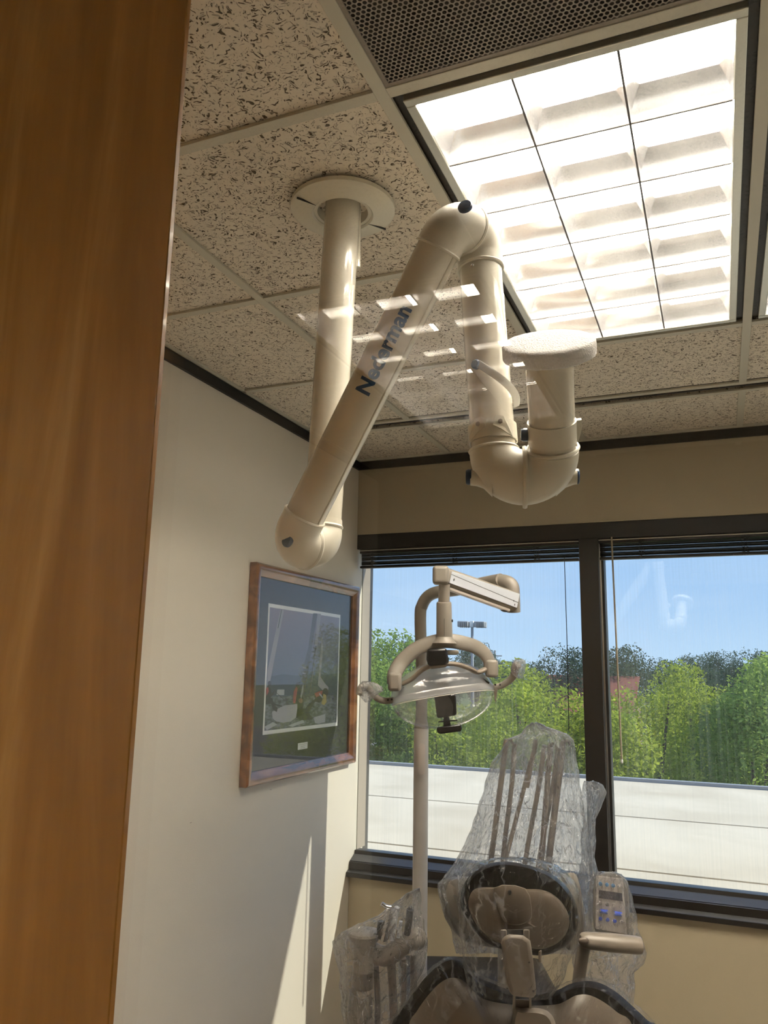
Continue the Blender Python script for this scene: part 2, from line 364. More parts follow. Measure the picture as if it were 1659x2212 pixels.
M['leafdark'] = mat_leaf('dark_far_leaves', (.05, .085, .06), (.09, .135, .085), (.16, .21, .13))
M['bark'] = plain('bark', (.11, .08, .06), .9, var=.3)

def mat_roof():
    m, n, l, p = NM('pale_roof_membrane'); p.inputs['Roughness'].default_value = .8
    t = n.new('ShaderNodeTexCoord'); x = n.new('ShaderNodeTexNoise'); x.inputs['Scale'].default_value = 1.1; x.inputs['Detail'].default_value = 9; x.inputs['Distortion'].default_value = .6
    l.new(t.outputs['Object'], x.inputs['Vector'])
    r = n.new('ShaderNodeValToRGB'); r.color_ramp.elements[0].position = .3; r.color_ramp.elements[0].color = (.54, .46, .35, 1); r.color_ramp.elements[1].position = .62; r.color_ramp.elements[1].color = (.68, .60, .48, 1)
    l.new(x.outputs['Fac'], r.inputs[0]); l.new(r.outputs[0], p.inputs['Base Color']); return m
M['roof'] = mat_roof()
M['redroof'] = plain('red_tile_roof', (.24, .085, .06), .9, var=.25, vscale=3)
M['brickwall'] = plain('brick_wall_far', (.30, .22, .17), .9)
M['carwhite'] = plain('white_car_paint', (.75, .77, .8), .3, coat=.5)
M['cargrey'] = plain('silver_car_paint', (.35, .37, .4), .3, coat=.5)
M['carglass'] = plain('car_glass', (.03, .035, .04), .1)
M['rubber'] = plain('tyre_rubber', (.02, .02, .02), .8)
M['steelpole'] = plain('weathered_steel', (.30, .32, .36), .6)
M['grass'] = plain('far_grass', (.10, .15, .05), .95, var=.3, vscale=.3)

# ------------------------------------------------------------------ room shell
XL, XR, YW, YB, H = -1.066, 2.75, 2.261, -3.66, 2.60
T = .0118                                   # half width of a grid bar
ZC = H
G = .61
def struct(o): o['kind'] = 'structure'; return o
MB().box((XL-.1, YB-.1, -.1), (XR+.1, YW+.14, 0)).build('floor', M['floor'], kind='structure')
MB().box((XL-.1, YB, 0), (XL, YW+.14, 3.0)).build('wall_left', M['wall'], kind='structure')
MB().box((XR, YB, 0), (XR+.1, YW+.14, 3.0)).build('wall_right', M['wall'], kind='structure')
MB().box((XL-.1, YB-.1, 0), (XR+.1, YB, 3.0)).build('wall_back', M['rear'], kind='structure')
HEADZ, SILLZ = 2.247, .745
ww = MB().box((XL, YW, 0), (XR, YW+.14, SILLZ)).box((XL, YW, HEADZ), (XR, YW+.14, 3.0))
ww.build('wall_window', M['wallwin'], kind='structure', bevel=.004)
MB().box((XL, YW-.012, H-.040), (XR, YW, H-.003)).build('trim_1', M['black'], kind='structure')
MB().box((XL, YB, H-.040), (XL+.012, YW, H-.003)).build('trim_2', M['black'], kind='structure')
MB().box((XL, YB, 0), (XL+.012, YW, .10)).build('baseboard_left', M['black'], kind='structure')
MB().box((XL, YW-.012, 0), (XR, YW, .10)).build('baseboard_window', M['black'], kind='structure')

# ceiling: slab above, grid bars and tiles as parts
ceil = MB().box((XL-.1, YB-.1, 3.0), (XR+.1, YW+.14, 3.1)).build('ceiling', M['cavity'], kind='structure')
SL0, SL1 = 1.733, 1.790                      # slot diffuser
def bar(a, b, p=ceil):
    return MB().box((a[0], a[1], H-.0012), (b[0], b[1], H+.006)).build('grid_bar', M['bar'], p, smooth=0, bevel=.0006, seg=1)
ylines = [-3.05, -2.44, -1.83, -1.22, -.61, 0, .61, 1.22]
xlines = [-G, 0, G, 2*G, 3*G, 4*G]
for x in xlines:
    bar((x-T, YB, 0), (x+T, SL0-.024, 0)); bar((x-T, SL1+.024, 0), (x+T, YW-.03, 0))
xs = [XL]+xlines+[XR]
for y in ylines:
    for i in range(len(xs)-1):
        a, b = xs[i]+(T if i else .012), xs[i+1]-T
        if y == .61 and xs[i] in (0, G): continue
        if y == -2.44 and xs[i] in (-G,): continue
        bar((a, y-T, 0), (b, y+T, 0))
for ya, yb in ((SL0-.024, SL0), (SL1, SL1+.024), (YW-.03, YW-.012)):
    bar((XL+.012, ya, 0), (XR, yb, 0))
bar((XL+.012, YB, 0), (XL+.024, YW-.03, 0))
# slot diffuser between two bars
sd = thing('slot_diffuser', 'long narrow black slot diffuser running across the ceiling in front of the window', 'air vent', (XL+.9, (SL0+SL1)/2, H))
for o in (MB().box((XL+.02, SL0, H+.012), (XR, SL0+.004, H+.05)), MB().box((XL+.02, SL1-.004, H+.012), (XR, SL1, H+.05))): o.build('side_blade', M['black'], sd, smooth=0)
MB().box((XL+.02, SL0+.004, H+.03), (XR, SL1-.004, H+.05)).build('pattern_vane', M['black'], sd, smooth=0)
MB().box((XL+.02, (SL0+SL1)/2-.004, H+.004), (XR, (SL0+SL1)/2+.004, H+.03)).build('centre_vane', M['black'], sd, smooth=0)

yy = [YB]+ylines+[None]
tile_cache = {}
def tilemesh(w, d):
    k = (round(w, 3), round(d, 3))
    if k not in tile_cache:
        mb = MB().box((-w/2, -d/2, 0), (w/2, d/2, .015))
        o = mb.build('ceiling_tile', M['tile'], ceil, smooth=0); tile_cache[k] = o.data; return o
    o = bpy.data.objects.new('ceiling_tile', tile_cache[k]); COL.objects.link(o); o.parent = ceil; return o
def place_tile(x0, x1, y0, y1):
    o = tilemesh(x1-x0, y1-y0); o.location = ((x0+x1)/2, (y0+y1)/2, H+.0065)
yb_ = [YB]+ylines+[SL0-.024]
lights_cells = {(0, 0), (0, .61), (G, 0), (G, .61), (-G, -3.05), (-G, -2.44)}
perf_cells = {(0, -.61)}
for i in range(len(xs)-1):
    for j in range(len(yb_)-1):
        key = (xs[i], yb_[j])
        if any(abs(key[0]-a) < 1e-6 and abs(key[1]-b) < 1e-6 for a, b in lights_cells | perf_cells): continue
        place_tile(xs[i]+(.004 if i else 0), xs[i+1]-.004, yb_[j]+.004, yb_[j+1]-.004)
    place_tile(xs[i]+(.004 if i else 0), xs[i+1]-.004, SL1+.01, YW-.014)

# perforated return grille
def perforated(x0, y0, x1, y1):
    t = thing('return_grille', 'perforated metal return air grille beside the lit ceiling fixture', 'air vent', ((x0+x1)/2, (y0+y1)/2, H))
    p = .0088; w = p; hgt = p*math.sqrt(3)/2; vs = []; fs = []; R = p/math.sqrt(3); rh = .0034
    ny = int((y1-y0-.03)/hgt); nx = int((x1-x0-.03)/w)
    for j in range(ny):
        for i in range(nx-1):
            cx = x0+.015+w*(i+.5+(.5 if j % 2 else 0)); cy = y0+.015+hgt*(j+.5); b = len(vs)
            for k in range(6):
                a = math.pi/6+k*math.pi/3; vs.append((cx+R*math.cos(a), cy+R*math.sin(a), H+.002))
            for k in range(12):
                a = math.pi/6+k*math.pi/6; vs.append((cx+rh*math.cos(a), cy+rh*math.sin(a), H+.002))
            for k in range(6):
                o0, o1 = b+k, b+(k+1) % 6; i0, i1, i2 = b+6+2*k, b+6+(2*k+1) % 12, b+6+(2*k+2) % 12
                fs += [(o0, i0, i1), (o0, i1, o1), (o1, i1, i2)]
    m = MB(); m.v = vs; m.f = fs; m.m = [0]*len(fs)
    o = m.build('perforated_face', M['perf'], t, smooth=0)
    f = MB()
    for a, b in (((x0+T, y0+T), (x1-T, y0+.02)), ((x0+T, y1-.02), (x1-T, y1-T)), ((x0+T, y0+.02), (x0+.02, y1-.02)), ((x1-.02, y0+.02), (x1-T, y1-.02))):
        f.box((a[0], a[1], H+.001), (b[0], b[1], H+.004))
    f.build('face_border', M['perf'], t, smooth=0)
    db = MB().box((x0+T, y0+T, H+.10), (x1-T, y1-T, H+.105))
    for a, b in (((x0+T, y0+T), (x1-T, y0+T+.002)), ((x0+T, y1-T-.002), (x1-T, y1-T)), ((x0+T, y0+T), (x0+T+.002, y1-T)), ((x1-T-.002, y0+T), (x1-T, y1-T))): db.box((a[0], a[1], H+.004), (b[0], b[1], H+.10))
    db.build('duct_back', M['cavity'], t, smooth=0)
M['perf'] = plain('perforated_metal', (.26, .225, .19), .55)
perforated(0, -G, G, 0)

# parabolic troffers
LW, LL = 2*(.305-.046), 2*(.61-.046)
def make_fixture():
    t = thing('ceiling_light', 'lit', 'ceiling light', (0, 0, H))
    a, b = .305-T, .61-T
    bl = MB()                                # black reveal
    for x0, y0, x1, y1 in ((-a, -b, a, -b+.016), (-a, b-.016, a, b), (-a, -b+.016, -a+.016, b-.016), (a-.016, -b+.016, a, b-.016)):
        bl.box((x0, y0, H+.012), (x1, y1, H+.016))
    bl.build('air_slot', M['black'], t, smooth=0)
    a2, b2 = a-.016, b-.016; w = .018
    for x0, y0, x1, y1 in ((-a2, -b2, a2, -b2+w), (-a2, b2-w, a2, b2), (-a2, -b2+w, -a2+w, b2-w), (a2-w, -b2+w, a2, b2-w)):
        MB().box((x0, y0, H-.001), (x1, y1, H+.014)).build('trim_rail', M['frame_alu'], t, smooth=0, bevel=.002)
    ai, bi = a2-w, b2-w
    hs = MB()
    hs.box((-ai-.01, -bi-.01, H+.175), (ai+.01, bi+.01, H+.18))
    for x0, y0, x1, y1 in ((-ai-.01, -bi-.01, ai+.01, -bi), (-ai-.01, bi, ai+.01, bi+.01), (-ai-.01, -bi, -ai, bi), (ai, -bi, ai+.01, bi)):
        hs.box((x0, y0, H+.014), (x1, y1, H+.175))
    hs.build('housing', M['whiter'], t, smooth=0)
    zb, ht = H+.003, .058
    def prof(half, n=6):                     # V blade with parabolic flanks
        L = [(-(.0012+half*(k/n)**1.8), zb+ht*k/n) for k in range(n+1)]
        return L+[(-x, z) for x, z in reversed(L)]
    cx = 2*ai/3; cy = 2*bi/6
    for i in (1, 2):
        x = -ai+cx*i; P = prof(.020)
        lb = MB().loft([[(x+p, y, z) for p, z in P] for y in (-bi, bi)]).build('long_blade', M['louver'], t, smooth=50)
        MB().box((x-.0019, -bi, H+.0005), (x+.0019, bi, H+.003)).build('blade_edge_shade', M['bladeshade'], lb, smooth=0)
    for sgn in (-1, 1):
        x = sgn*ai; P = [(x-sgn*(.001+.02*(k/6)**1.8), zb+ht*k/6) for k in range(7)]+[(x, zb+ht), (x, zb)]
        MB().loft([[(p, y, z) for p, z in P] for y in (-bi, bi)]).build('side_reflector', M['louver'], t, smooth=50)
    for j in range(1, 6):
        y = -bi+cy*j; P = prof(.022)
        for i in range(3):
            x0 = -ai+cx*i; x1 = x0+cx
            cb_ = MB().loft([[(x, y+p, z-.001) for p, z in P] for x in (x0+.001, x1-.001)]).build('cross_blade', M['louver'], t, smooth=50)
            MB().box((x0+.002, y-.0019, H-.0002), (x1-.002, y+.0019, H+.0019)).build('blade_edge_shade', M['bladeshade'], cb_, smooth=0)
    for sgn in (-1, 1):
        y = sgn*bi; P = [(y-sgn*(.001+.02*(k/6)**1.8), zb+ht*k/6) for k in range(7)]+[(y, zb+ht), (y, zb)]
        MB().loft([[(x, p, z) for p, z in P] for x in (-ai, ai)]).build('end_reflector', M['louver'], t, smooth=50)
    for i in range(3):
        x = -ai+cx*(i+.5)
        MB().tube([(x, -bi+.02, H+.128), (x, bi-.02, H+.128)], .0185, 20).build('fluorescent_tube', M['lamp'], t)
        for sg in (-1, 1):
            MB().box((x-.014, sg*(bi-.012)-.008, H+.108), (x+.014, sg*(bi-.012)+.008, H+.175)).build('lamp_holder', M['white'], t, bevel=.003)
    return t
fx = make_fixture()
for k, (x, y, lab) in enumerate([(G/2, G, 'large lit parabolic louver ceiling light between the suction arm and the right edge'),
                 (1.5*G, G, 'second lit louver ceiling light, only its corner showing at the right edge'),
                 (-G/2, -2.44, 'lit louver ceiling light behind the glass partition, seen only as a reflection'),
]):
    o = fx if k == 0 else copy_tree(fx); o.location = (x, y, H) if k else o.location
    if k == 0: o.location = (x, y, H)
    tag(o, lab, 'ceiling light', 'louvered ceiling lights')

# ------------------------------------------------------------------ window
win = thing('window_1', None, None, (XL+1.0, YW+.05, SILLZ)); win['kind'] = 'structure'
MX0, MX1 = -.038, .040
g0, g1 = YW+.004, YW+.105
MB().box((XL, g0, 2.178), (XR, g1, HEADZ)).build('head_frame', M['bronze'], win, bevel=.002)
prof = [(g0-.034, .745), (g0-.034, .762), (g0-.004, .772), (g0-.004, .800), (g0+.003, .802), (g0+.048, .822), (g0+.052, .838), (g1, .838), (g1, .745)]
MB().loft([[(x, y, z) for y, z in prof] for x in (XL+.001, XR)]).build('sill_frame', M['bronze'], win, smooth=20)
MB().add([(XL+.001, g0+.004, .8030), (XR, g0+.004, .8030), (XR, g0+.047, .8230), (XL+.001, g0+.047, .8230)], [(0, 1, 2, 3)]).build('sill_top_strip', M['bronzelite'], win, smooth=0, solid=.001)
MB().add([(XL+.001, g0-.032, .7635), (XR, g0-.032, .7635), (XR, g0-.006, .7725), (XL+.001, g0-.006, .7725)], [(0, 1, 2, 3)]).build('ledge_strip', M['bronzelite'], win, smooth=0, solid=.001)
def mull(x0, x1):
    MB().box((x0, g0-.006, .80), (x1, g1, 2.18)).build('mullion', M['bronze'], win, bevel=.002)
    MB().box((x1, g0+.03, .83), (x1+.006, g0+.055, 2.18)).build('glazing_bead', M['alu'], win, smooth=0)
    MB().box((x1+.006, g0+.034, .83), (x1+.016, g1, 2.18)).build('glazing_gasket', M['black'], win, smooth=0)
mull(MX0, MX1); mull(1.28, 1.36)
MB().box((XL+.0005, YW+.072, .838), (XL+.004, YW+.16, 2.18)).build('reveal_cover', M['tandark'], win, smooth=0)  # added tan sheet, tones down the sunlit reveal outside the glass
for a, b in ((XL, MX0), (MX1+.016, 1.28), (1.376, XR)):
    MB().box((a, YW+.062, .838), (b, YW+.070, 2.18)).build('window_pane', M['glass'], win, smooth=0)
# outside fascia above the window
MB().box((XL-6, YW+.141, 2.40), (XR+9, YW+.141+.09, 2.62)).box((XL-6, YW+.141, .2), (XL-.0, YW+.2, 3.1)).build('facade', M['bronze'], kind='structure')

# blinds raised to the head of each pane
def blind(x0, x1, clips, label, wand=None):
    y0 = g0+.006; t = thing('venetian_blind', label, 'blind', ((x0+x1)/2, y0+.012, 2.178), 'raised dark venetian blinds')
    MB().box((x0, y0, 2.158), (x1, y0+.026, 2.1775)).build('headrail', M['bronze'], t, bevel=.002)
    MB().tube([(x0, y0-.0005, 2.171), (x1, y0-.0005, 2.171)], .0022, 8).build('headrail_highlight', M['alu'], t)  # bright metal line put in as the highlight along the headrail
    z = 2.155; rnd = random.Random(3); k = 0
    while z > 2.100:
        d = rnd.uniform(-.0015, .0015); tl = rnd.uniform(-.0012, .0016)
        MB().loft([[(x, y0+.001+d, z), (x, y0+.013+d, z+.0016), (x, y0+.0255+d, z+tl), (x, y0+.0255+d, z+tl-.0006), (x, y0+.013+d, z+.001), (x, y0+.001+d, z-.0006)] for x in (x0+.002, x1-.002)]).build('slat', M['slat'], t, smooth=0)
        z -= .0036; k += 1
    MB().box((x0+.002, y0+.001, 2.089), (x1-.002, y0+.026, 2.099)).build('bottom_rail', M['bronze'], t, bevel=.002)
    for c in clips:
        m = MB()
        for q in range(9):
            zz = 2.165-q*.009; dx = rnd.uniform(-.006, .006)
            m.tube([(c-.012+dx, y0-.002, zz), (c+dx, y0-.006-rnd.random()*.004, zz-.004), (c+.012+dx, y0-.002, zz+rnd.uniform(-.003, .003))], .0011, 6)
        for s_ in (-.010, .0, .010): m.tube([(c+s_, y0-.002, 2.168), (c+s_*.8, y0-.0035, 2.13), (c+s_, y0-.001, 2.086)], .0008, 6)
        m.build('ladder_cord', M['blackp'], t)
    return t
cl = [aty(q, 1200, YW+.02).x for q in (808, 983, 1160)]
cr_ = [aty(q, 1180, YW+.02).x for q in (1386, 1608)]
b1 = blind(XL+.012, MX0-.002, cl, 'dark venetian blind drawn up over the left window pane, behind the dental light arm')
b2 = blind(MX1+.002, 1.278, cr_, 'dark venetian blind drawn up over the right window pane')
p0 = aty(1219, 1203, YW-.006); p1 = aty(1229, 1580, YW-.006)
MB().tube([p0, p0.lerp(p1, .5)+Vector((.002, 0, 0)), p1], .0016, 8).build('pull_cord', M['blackp'], b1)
p0 = aty(1321, 1160, YW-.006); p1 = aty(1343, 1640, YW-.006)
M['wand'] = plain('tan_clear_wand', (.42, .36, .26), .2)
MB().tube([p0, p1], .0036, 6).build('tilt_wand', M['wand'], b2); MB().lathe(p1, (0, 0, -1), [(.0036, 0), (.005, .004), (.005, .012), (.002, .016)], 10, True, True).build('wand_tip', M['white'], b2)

# ------------------------------------------------------------------ wooden partition panel and glass screen (towards the viewer)
GY = -.575
wx = aty(330, 1106, GY-.0065).x
pw = MB().box((XL, GY-.013, 0), (wx, GY-.0065, 2.598)).build('wall_front', M['maple'], kind='structure', bevel=.001)
w2 = MB().box((wx-.05, GY-.004, .0), (XR, GY+.004, 2.598)).build('window_2', M['clearglass'], kind='structure', smooth=0)

# ------------------------------------------------------------------ fume extraction arm
R0 = .0375
A0 = Vector((-.209, .282, H))
A1 = at(696, 1138, 1.575)
arm = thing('extraction_arm', 'cream jointed extraction arm hanging from a round ceiling flange, blue lettering on its tube', 'extraction arm', (A0.x, A0.y, H))
# ceiling flange, two halves
fl = MB(); fl.lathe((A0.x, A0.y, H-.002), (0, 0, -1), [(.062, -.0), (.062, .016), (.066, .019), (.106, .0135), (.112, .009), (.112, 0)], 64)
fl.build('ceiling_flange', M['flange'], arm, smooth=35)
MB().lathe((A0.x, A0.y, H-.002), (0, 0, -1), [(.0545, -.10), (.0545, .014), (.062, .014), (.062, -.10)], 48).build('flange_collar', M['flange'], arm, smooth=35)
_sd = atz(826, 492, H-.018)-A0; _sa = math.atan2(_sd.y, _sd.x)
for a_ in (_sa, _sa+math.pi):
    fs_ = MB()
    d = Vector((math.cos(a_), math.sin(a_), 0)); q = Vector((-d.y, d.x, 0))
    fs_.obox(A0+d*.087+Vector((0, 0, -.0190)), d*.022, q*.0007, Vector((0, 0, .0022)))
    fs_.build('flange_seam', M['screw'], arm, smooth=0)
pt = MB(); pt.tube([A0+Vector((0, 0, .2)), A0+(A1-A0)*.0, A1], R0, 48); pt.build('vertical_tube', M['creamtube'], arm)
Zd = (A0-A1).normalized()
MB().tube([A0+Vector((.024, .021, .12)), A0+Vector((.024, .021, -.008)), A0+Vector((.0265, .0225, -.11))+((A1-A0)*.04)], .0085, 12).build('cable_channel', M['creamtube'], arm)

nn = Vector((-.30, -.955, 0)).normalized()        # swivel axis, towards the viewer
def elbow(p_start, d_in, d_out, rb, r, name, parent, seg=12):
    """90 degree elbow: comes along d_in, leaves along d_out; dome shaped outside"""
    c = p_start + d_out*rb
    pts = [p_start-d_in*.018] + [p_start + d_in*(rb*math.sin(t)) + d_out*(rb*(1-math.cos(t))) for t in [math.pi/2*i/seg for i in range(seg+1)]]
    rad = [r*1.05]+[r*(1.05+.10*math.sin(math.pi*i/seg*.9)) for i in range(seg+1)]
    m = MB().tube(pts, rad, 40)
    m.build(name, M['cream'], parent)
    return pts[-1]
def ring(c, ax, r, name='joint_ring', w=.004, parent=None, mat=None):
    MB().lathe(c, ax, [(r-.003, -w), (r, -w*.8), (r+.0015, 0), (r, w*.8), (r-.003, w)], 48).build(name, mat or M['cream'], parent or arm)
def knob(c, ax, r, h, mat='blue', name='joint_knob', boss=True):
    if boss: MB().lathe(c-ax*.02, ax, [(r*1.5, 0), (r*1.15, .012), (r*1.08, .02)], 32, False, True).build('knob_boss', M['cream'], arm)
    MB().lathe(c, ax, [(r*1.02, 0), (r*1.04, h*.55), (r*.9, h*.92), (0.0005, h)], 32, True, True).build(name, M[mat], arm)

# joint 1
rb = .040
ring(A1, Zd, R0+.003)
e1 = elbow(A1-Zd*.004, -Zd, nn, rb, R0, 'lower_elbow', arm)
ring(e1, nn, R0*1.22, w=.005)
# second tube direction
TOPp = atplane(1008, 470, e1+nn*rb, nn)
BOTp = atplane(660, 1160, e1+nn*rb, nn)
a2 = (TOPp-BOTp).normalized()
c1 = e1+nn*rb                                   # bend point
pts = [e1+nn*(rb*math.sin(t))+a2*(rb*(1-math.cos(t))) for t in [math.pi/2*i/12 for i in range(13)]]
pts.append(pts[-1]+a2*.020)
MB().tube(pts, [R0*1.20]*3+[R0*(1.2-.12*i/10) for i in range(11)], 40).build('dome_elbow', M['cream'], arm)
s2 = pts[-1]
ring(s2, a2, R0*1.09, w=.003)
L2 = (TOPp-s2).dot(a2)-.065
t2 = s2+a2*L2
MB().tube([s2-a2*.01, t2+a2*.01], R0, 48).build('middle_tube', M['creamtube'], arm)
side = a2.cross(nn).normalized()                # to the right seen from the viewer
if side.dot(RT) < 0: side = -side
def on_dome(px, py, c, r):          # point of a dome seen at a pixel
    d = ray(px, py).normalized(); oc_ = CAM-c; b = d.dot(oc_); disc_ = b*b-(oc_.dot(oc_)-r*r)
    p = CAM+d*(-b-math.sqrt(max(disc_, 0))); return p, (p-c).normalized()
cdm = at(662, 1187, (c1-CAM).dot(FW)); kp, kn = on_dome(625, 1170, cdm, .047)
knob(kp+kn*.0015, kn, .0118, .008, boss=False)
# edge strip along the tube
MB().tube([s2+side*(R0-.001)-nn*.004, t2+side*(R0-.001)-nn*.004], .0026, 8).build('cable_rib', M['creamtube'], arm)
# joint 2 (top)
ring(t2, a2, R0*1.09, w=.003)
pts = [t2-a2*.0]+[t2+a2*.012+a2*(rb*math.sin(t))-nn*(rb*(1-math.cos(t))) for t in [math.pi/2*i/12 for i in range(13)]]
MB().tube(pts, [R0*1.09]+[R0*(1.09+.11*i/12) for i in range(13)], 40).build('dome_elbow', M['cream'], arm)
e3 = pts[-1]
ring(e3, nn, R0*1.22, w=.004)
cdm = at(1020, 492, ((e3+nn*.035)-CAM).dot(FW)); kp, kn = on_dome(1005, 447, cdm, .0475)
knob(kp-kn*.002, kn, .0122, .007, boss=False)
# third tube
TB = atplane(1070, 965, e3-nn*rb, nn)
TT = atplane(1040, 560, e3-nn*rb, nn)
d3 = (TB-TT).normalized()
pts = [e3-nn*(rb*math.sin(t))+d3*(rb*(1-math.cos(t))) for t in [math.pi/2*i/12 for i in range(13)]]
pts.append(pts[-1]+d3*.018)
MB().tube(pts, [R0*1.20]*3+[R0*(1.2-.12*i/10) for i in range(11)], 40).build('upper_elbow', M['cream'], arm)
s3 = pts[-1]; ring(s3, d3, R0*1.09, w=.003)
L3 = (TB-s3).dot(d3); t3 = s3+d3*L3
MB().tube([s3-d3*.01, t3+d3*.005], R0, 48).build('hanging_tube', M['creamtube'], arm)
tocam = (CAM-t3); tocam.z = 0; tocam.normalize()
rgt = Vector((-tocam.y, tocam.x, 0))
if rgt.dot(RT) < 0: rgt = -rgt
sc = s3+d3*.012+tocam*(R0-.0005)-rgt*.014
MB().lathe(sc, tocam, [(.0030, 0), (.0030, .001), (.0015, .0022)], 12, True, True).build('tube_screw', M['chrome'], arm)
# lower clamp with two eared lugs
def clamp(c, ax, face, r, h, name='hose_clamp'):
    t = MB().lathe(c, ax, [(r, -h/2), (r+.0022, -h/2), (r+.0022, h/2), (r, h/2)], 48).build(name, M['cream'], arm)
    q = ax.cross(face).normalized()
    for s_ in (-1, 1):
        m = MB(); b0 = c+face*(r+.002)
        def P(a, z, o=0): 
            ang = a/r; return c+(face*math.cos(ang)+q*math.sin(ang))*(r+.0024+o)+ax*z
        poly = [P(s_*.004, h/2), P(s_*.012, h/2+.006, .001), P(s_*.024, h/2+.004), P(s_*.042, -h*.2), P(s_*.040, -h/2), P(s_*.018, -h*.1), P(s_*.006, h*.12)]
        m.prism(poly, face*.003); m.build('clamp_lug', M['cream'], arm, smooth=0)
        MB().lathe(P(s_*.017, h/2-.006, .0022)+face*.001, face, [(.0042, -.001), (.0042, .0012)], 6, True, True).build('clamp_nut_recess', M['hose'], arm, smooth=0)
clamp(t3+(-d3)*.022, -d3, (tocam-rgt*.12).normalized(), R0*1.04, .030)
# lever strap
lv = []
cL = at(1048, 830, 1.425); ax3 = -d3
base = s3+d3*((cL-s3).dot(d3))
for i in range(15):
    f = i/14; ang = math.radians(-22+f*118); drop = .062*f+.006*math.sin(f*3)
    lv.append(base+(tocam*math.cos(ang)+rgt*math.sin(ang))*(R0+.006+.004*math.sin(f*math.pi))+d3*drop)
MB().tube(lv, [(.0065, .0012)]*15, 10, flat=-d3).build('lever_strap', M['handle'], arm)
MB().lathe(lv[0]-tocam*.006-rgt*.002, (tocam-rgt*.5).normalized(), [(.0085, 0), (.0085, .005), (.006, .0075)], 20, True, True).build('lever_knob', M['blue'], arm)
# U joint
RL = .0405
ring(t3+d3*.006, d3, R0*1.10, w=.003)
p = t3+d3*.006
rU = .0475
pts = [p]+[p+d3*(rU*math.sin(t))+rgt*(rU*(1-math.cos(t))) for t in [math.pi/2*i/14 for i in range(15)]]
MB().tube(pts, [R0*1.08]+[R0*(1.08+.16*math.sin(math.pi/2*i/14)) for i in range(15)], 40).build('left_elbow', M['cream'], arm)
cU = pts[-1]
MB().lathe(cU, rgt, [(R0*1.2, -.004), (R0*1.36, -.0035), (R0*1.40, 0), (R0*1.36, .0035), (R0*1.2, .004)], 56).build('joint_ring', M['cream'], arm)
up4 = (Vector((0, 0, 1))*math.cos(math.radians(38))+tocam*math.sin(math.radians(38)))
up4 = (up4-rgt*0.06).normalized()
pts = [cU+rgt*(rU*math.sin(t))+up4*(rU*(1-math.cos(t))) for t in [math.pi/2*i/14 for i in range(15)]]
MB().tube(pts, [R0*(1.24-.14*i/14) for i in range(15)], 40).build('right_elbow', M['cream'], arm)
p4 = pts[-1]
knob(cU-rgt*(rU+.040)+d3*-.002, -rgt, .0130, .010, name='left_knob', boss=False)
MB().lathe(cU-rgt*(rU+.040), rgt, [(.0125, -.002), (.0135, .008), (.018, .02), (.032, .034)], 32, True).build('knob_boss', M['cream'], arm)
knob(cU+rgt*(rU+.037), rgt, .0125, .004, name='right_knob', boss=False)
MB().lathe(cU+rgt*(rU+.037), -rgt, [(.0125, -.002), (.0130, .004), (.018, .018), (.032, .034)], 32, True).build('knob_boss', M['cream'], arm)
R4 = .0365
ring(p4+up4*.004, up4, R0*1.12, w=.003)
n4 = .118
MB().tube([p4, p4+up4*(n4+.035)], R4, 48).build('nozzle_tube', M['creamtube'], arm)
cc = p4+up4*.032
MB().lathe(cc, up4, [(R4, -.018), (R4+.0024, -.018), (R4+.0024, .018), (R4, .018)], 48).build('hose_clamp', M['cream'], arm)
m = MB()
fr = (up4.cross(rgt)).normalized()
poly = [cc+rgt*(R4+.001)+up4*.020, cc+rgt*(R4+.010)+up4*.021, cc+rgt*(R4+.011)+up4*.010, cc+rgt*(R4+.004)-up4*.016, cc+rgt*(R4+.0)-up4*.018]
m.prism([q-fr*.005 for q in poly], fr*.010); m.build('clamp_lug', M['cream'], arm, smooth=0, bevel=.001)
knob(cc-rgt*(R4+.002)-up4*.004, -rgt, .0105, .012, name='clamp_knob', boss=False)

# foam disc resting on the nozzle
fc = p4+up4*(n4+.036)
disc = thing('foam_disc', 'round white foam disc lying on the open nozzle of the extraction arm', 'foam disc', fc)
NR = 72; fr_ = .0705; th_ = .026
m = MB(); prof_ = [(0.0004, 0), (.03, 0), (fr_*.6, 0), (fr_-.006, .0), (fr_, .003), (fr_, .015), (fr_, th_-.003), (fr_-.003, th_), (fr_*.75, th_), (fr_*.4, th_), (.0004, th_)]
m.lathe(fc, up4, prof_, NR)
nv = []
for v in m.v:
    v = Vector(v); r = (v-fc-up4*((v-fc).dot(up4))); amp = .0016 if r.length > .066 else .0006
    nv.append(tuple(v+r.normalized()*noise.noise(v*160)*amp+up4*noise.noise(v*190)*.0007 if r.length > 1e-3 else v))
m.v = nv
m.build('foam_body', M['foam'], disc, smooth=60)

# lettering wrapped round the middle tube
def text_mesh(body, size, bold=0.0):
    cu = bpy.data.curves.new('t', 'FONT'); cu.body = body; cu.size = size; cu.offset = bold; cu.align_x = 'CENTER'; cu.align_y = 'CENTER'; cu.resolution_u = 3
    o = bpy.data.objects.new('t', cu); COL.objects.link(o)
    dg = bpy.context.evaluated_depsgraph_get(); me = bpy.data.meshes.new_from_object(o.evaluated_get(dg))
    bpy.data.objects.remove(o); return me
me = text_mesh('Nederman', .0335, .0012)
bm = bmesh.new(); bm.from_mesh(me); bmesh.ops.triangulate(bm, faces=bm.faces)
for _ in range(3):
    es = [e for e in bm.edges if e.calc_length() > .004]
    if es: bmesh.ops.subdivide_edges(bm, edges=es, cuts=1); bmesh.ops.triangulate(bm, faces=bm.faces)
xsx = [v.co.x for v in bm.verts]; sp = (max(xsx)-min(xsx)); k = .166/sp
tcen = s2+a2*((at(835, 762, 1.49)-s2).dot(a2))
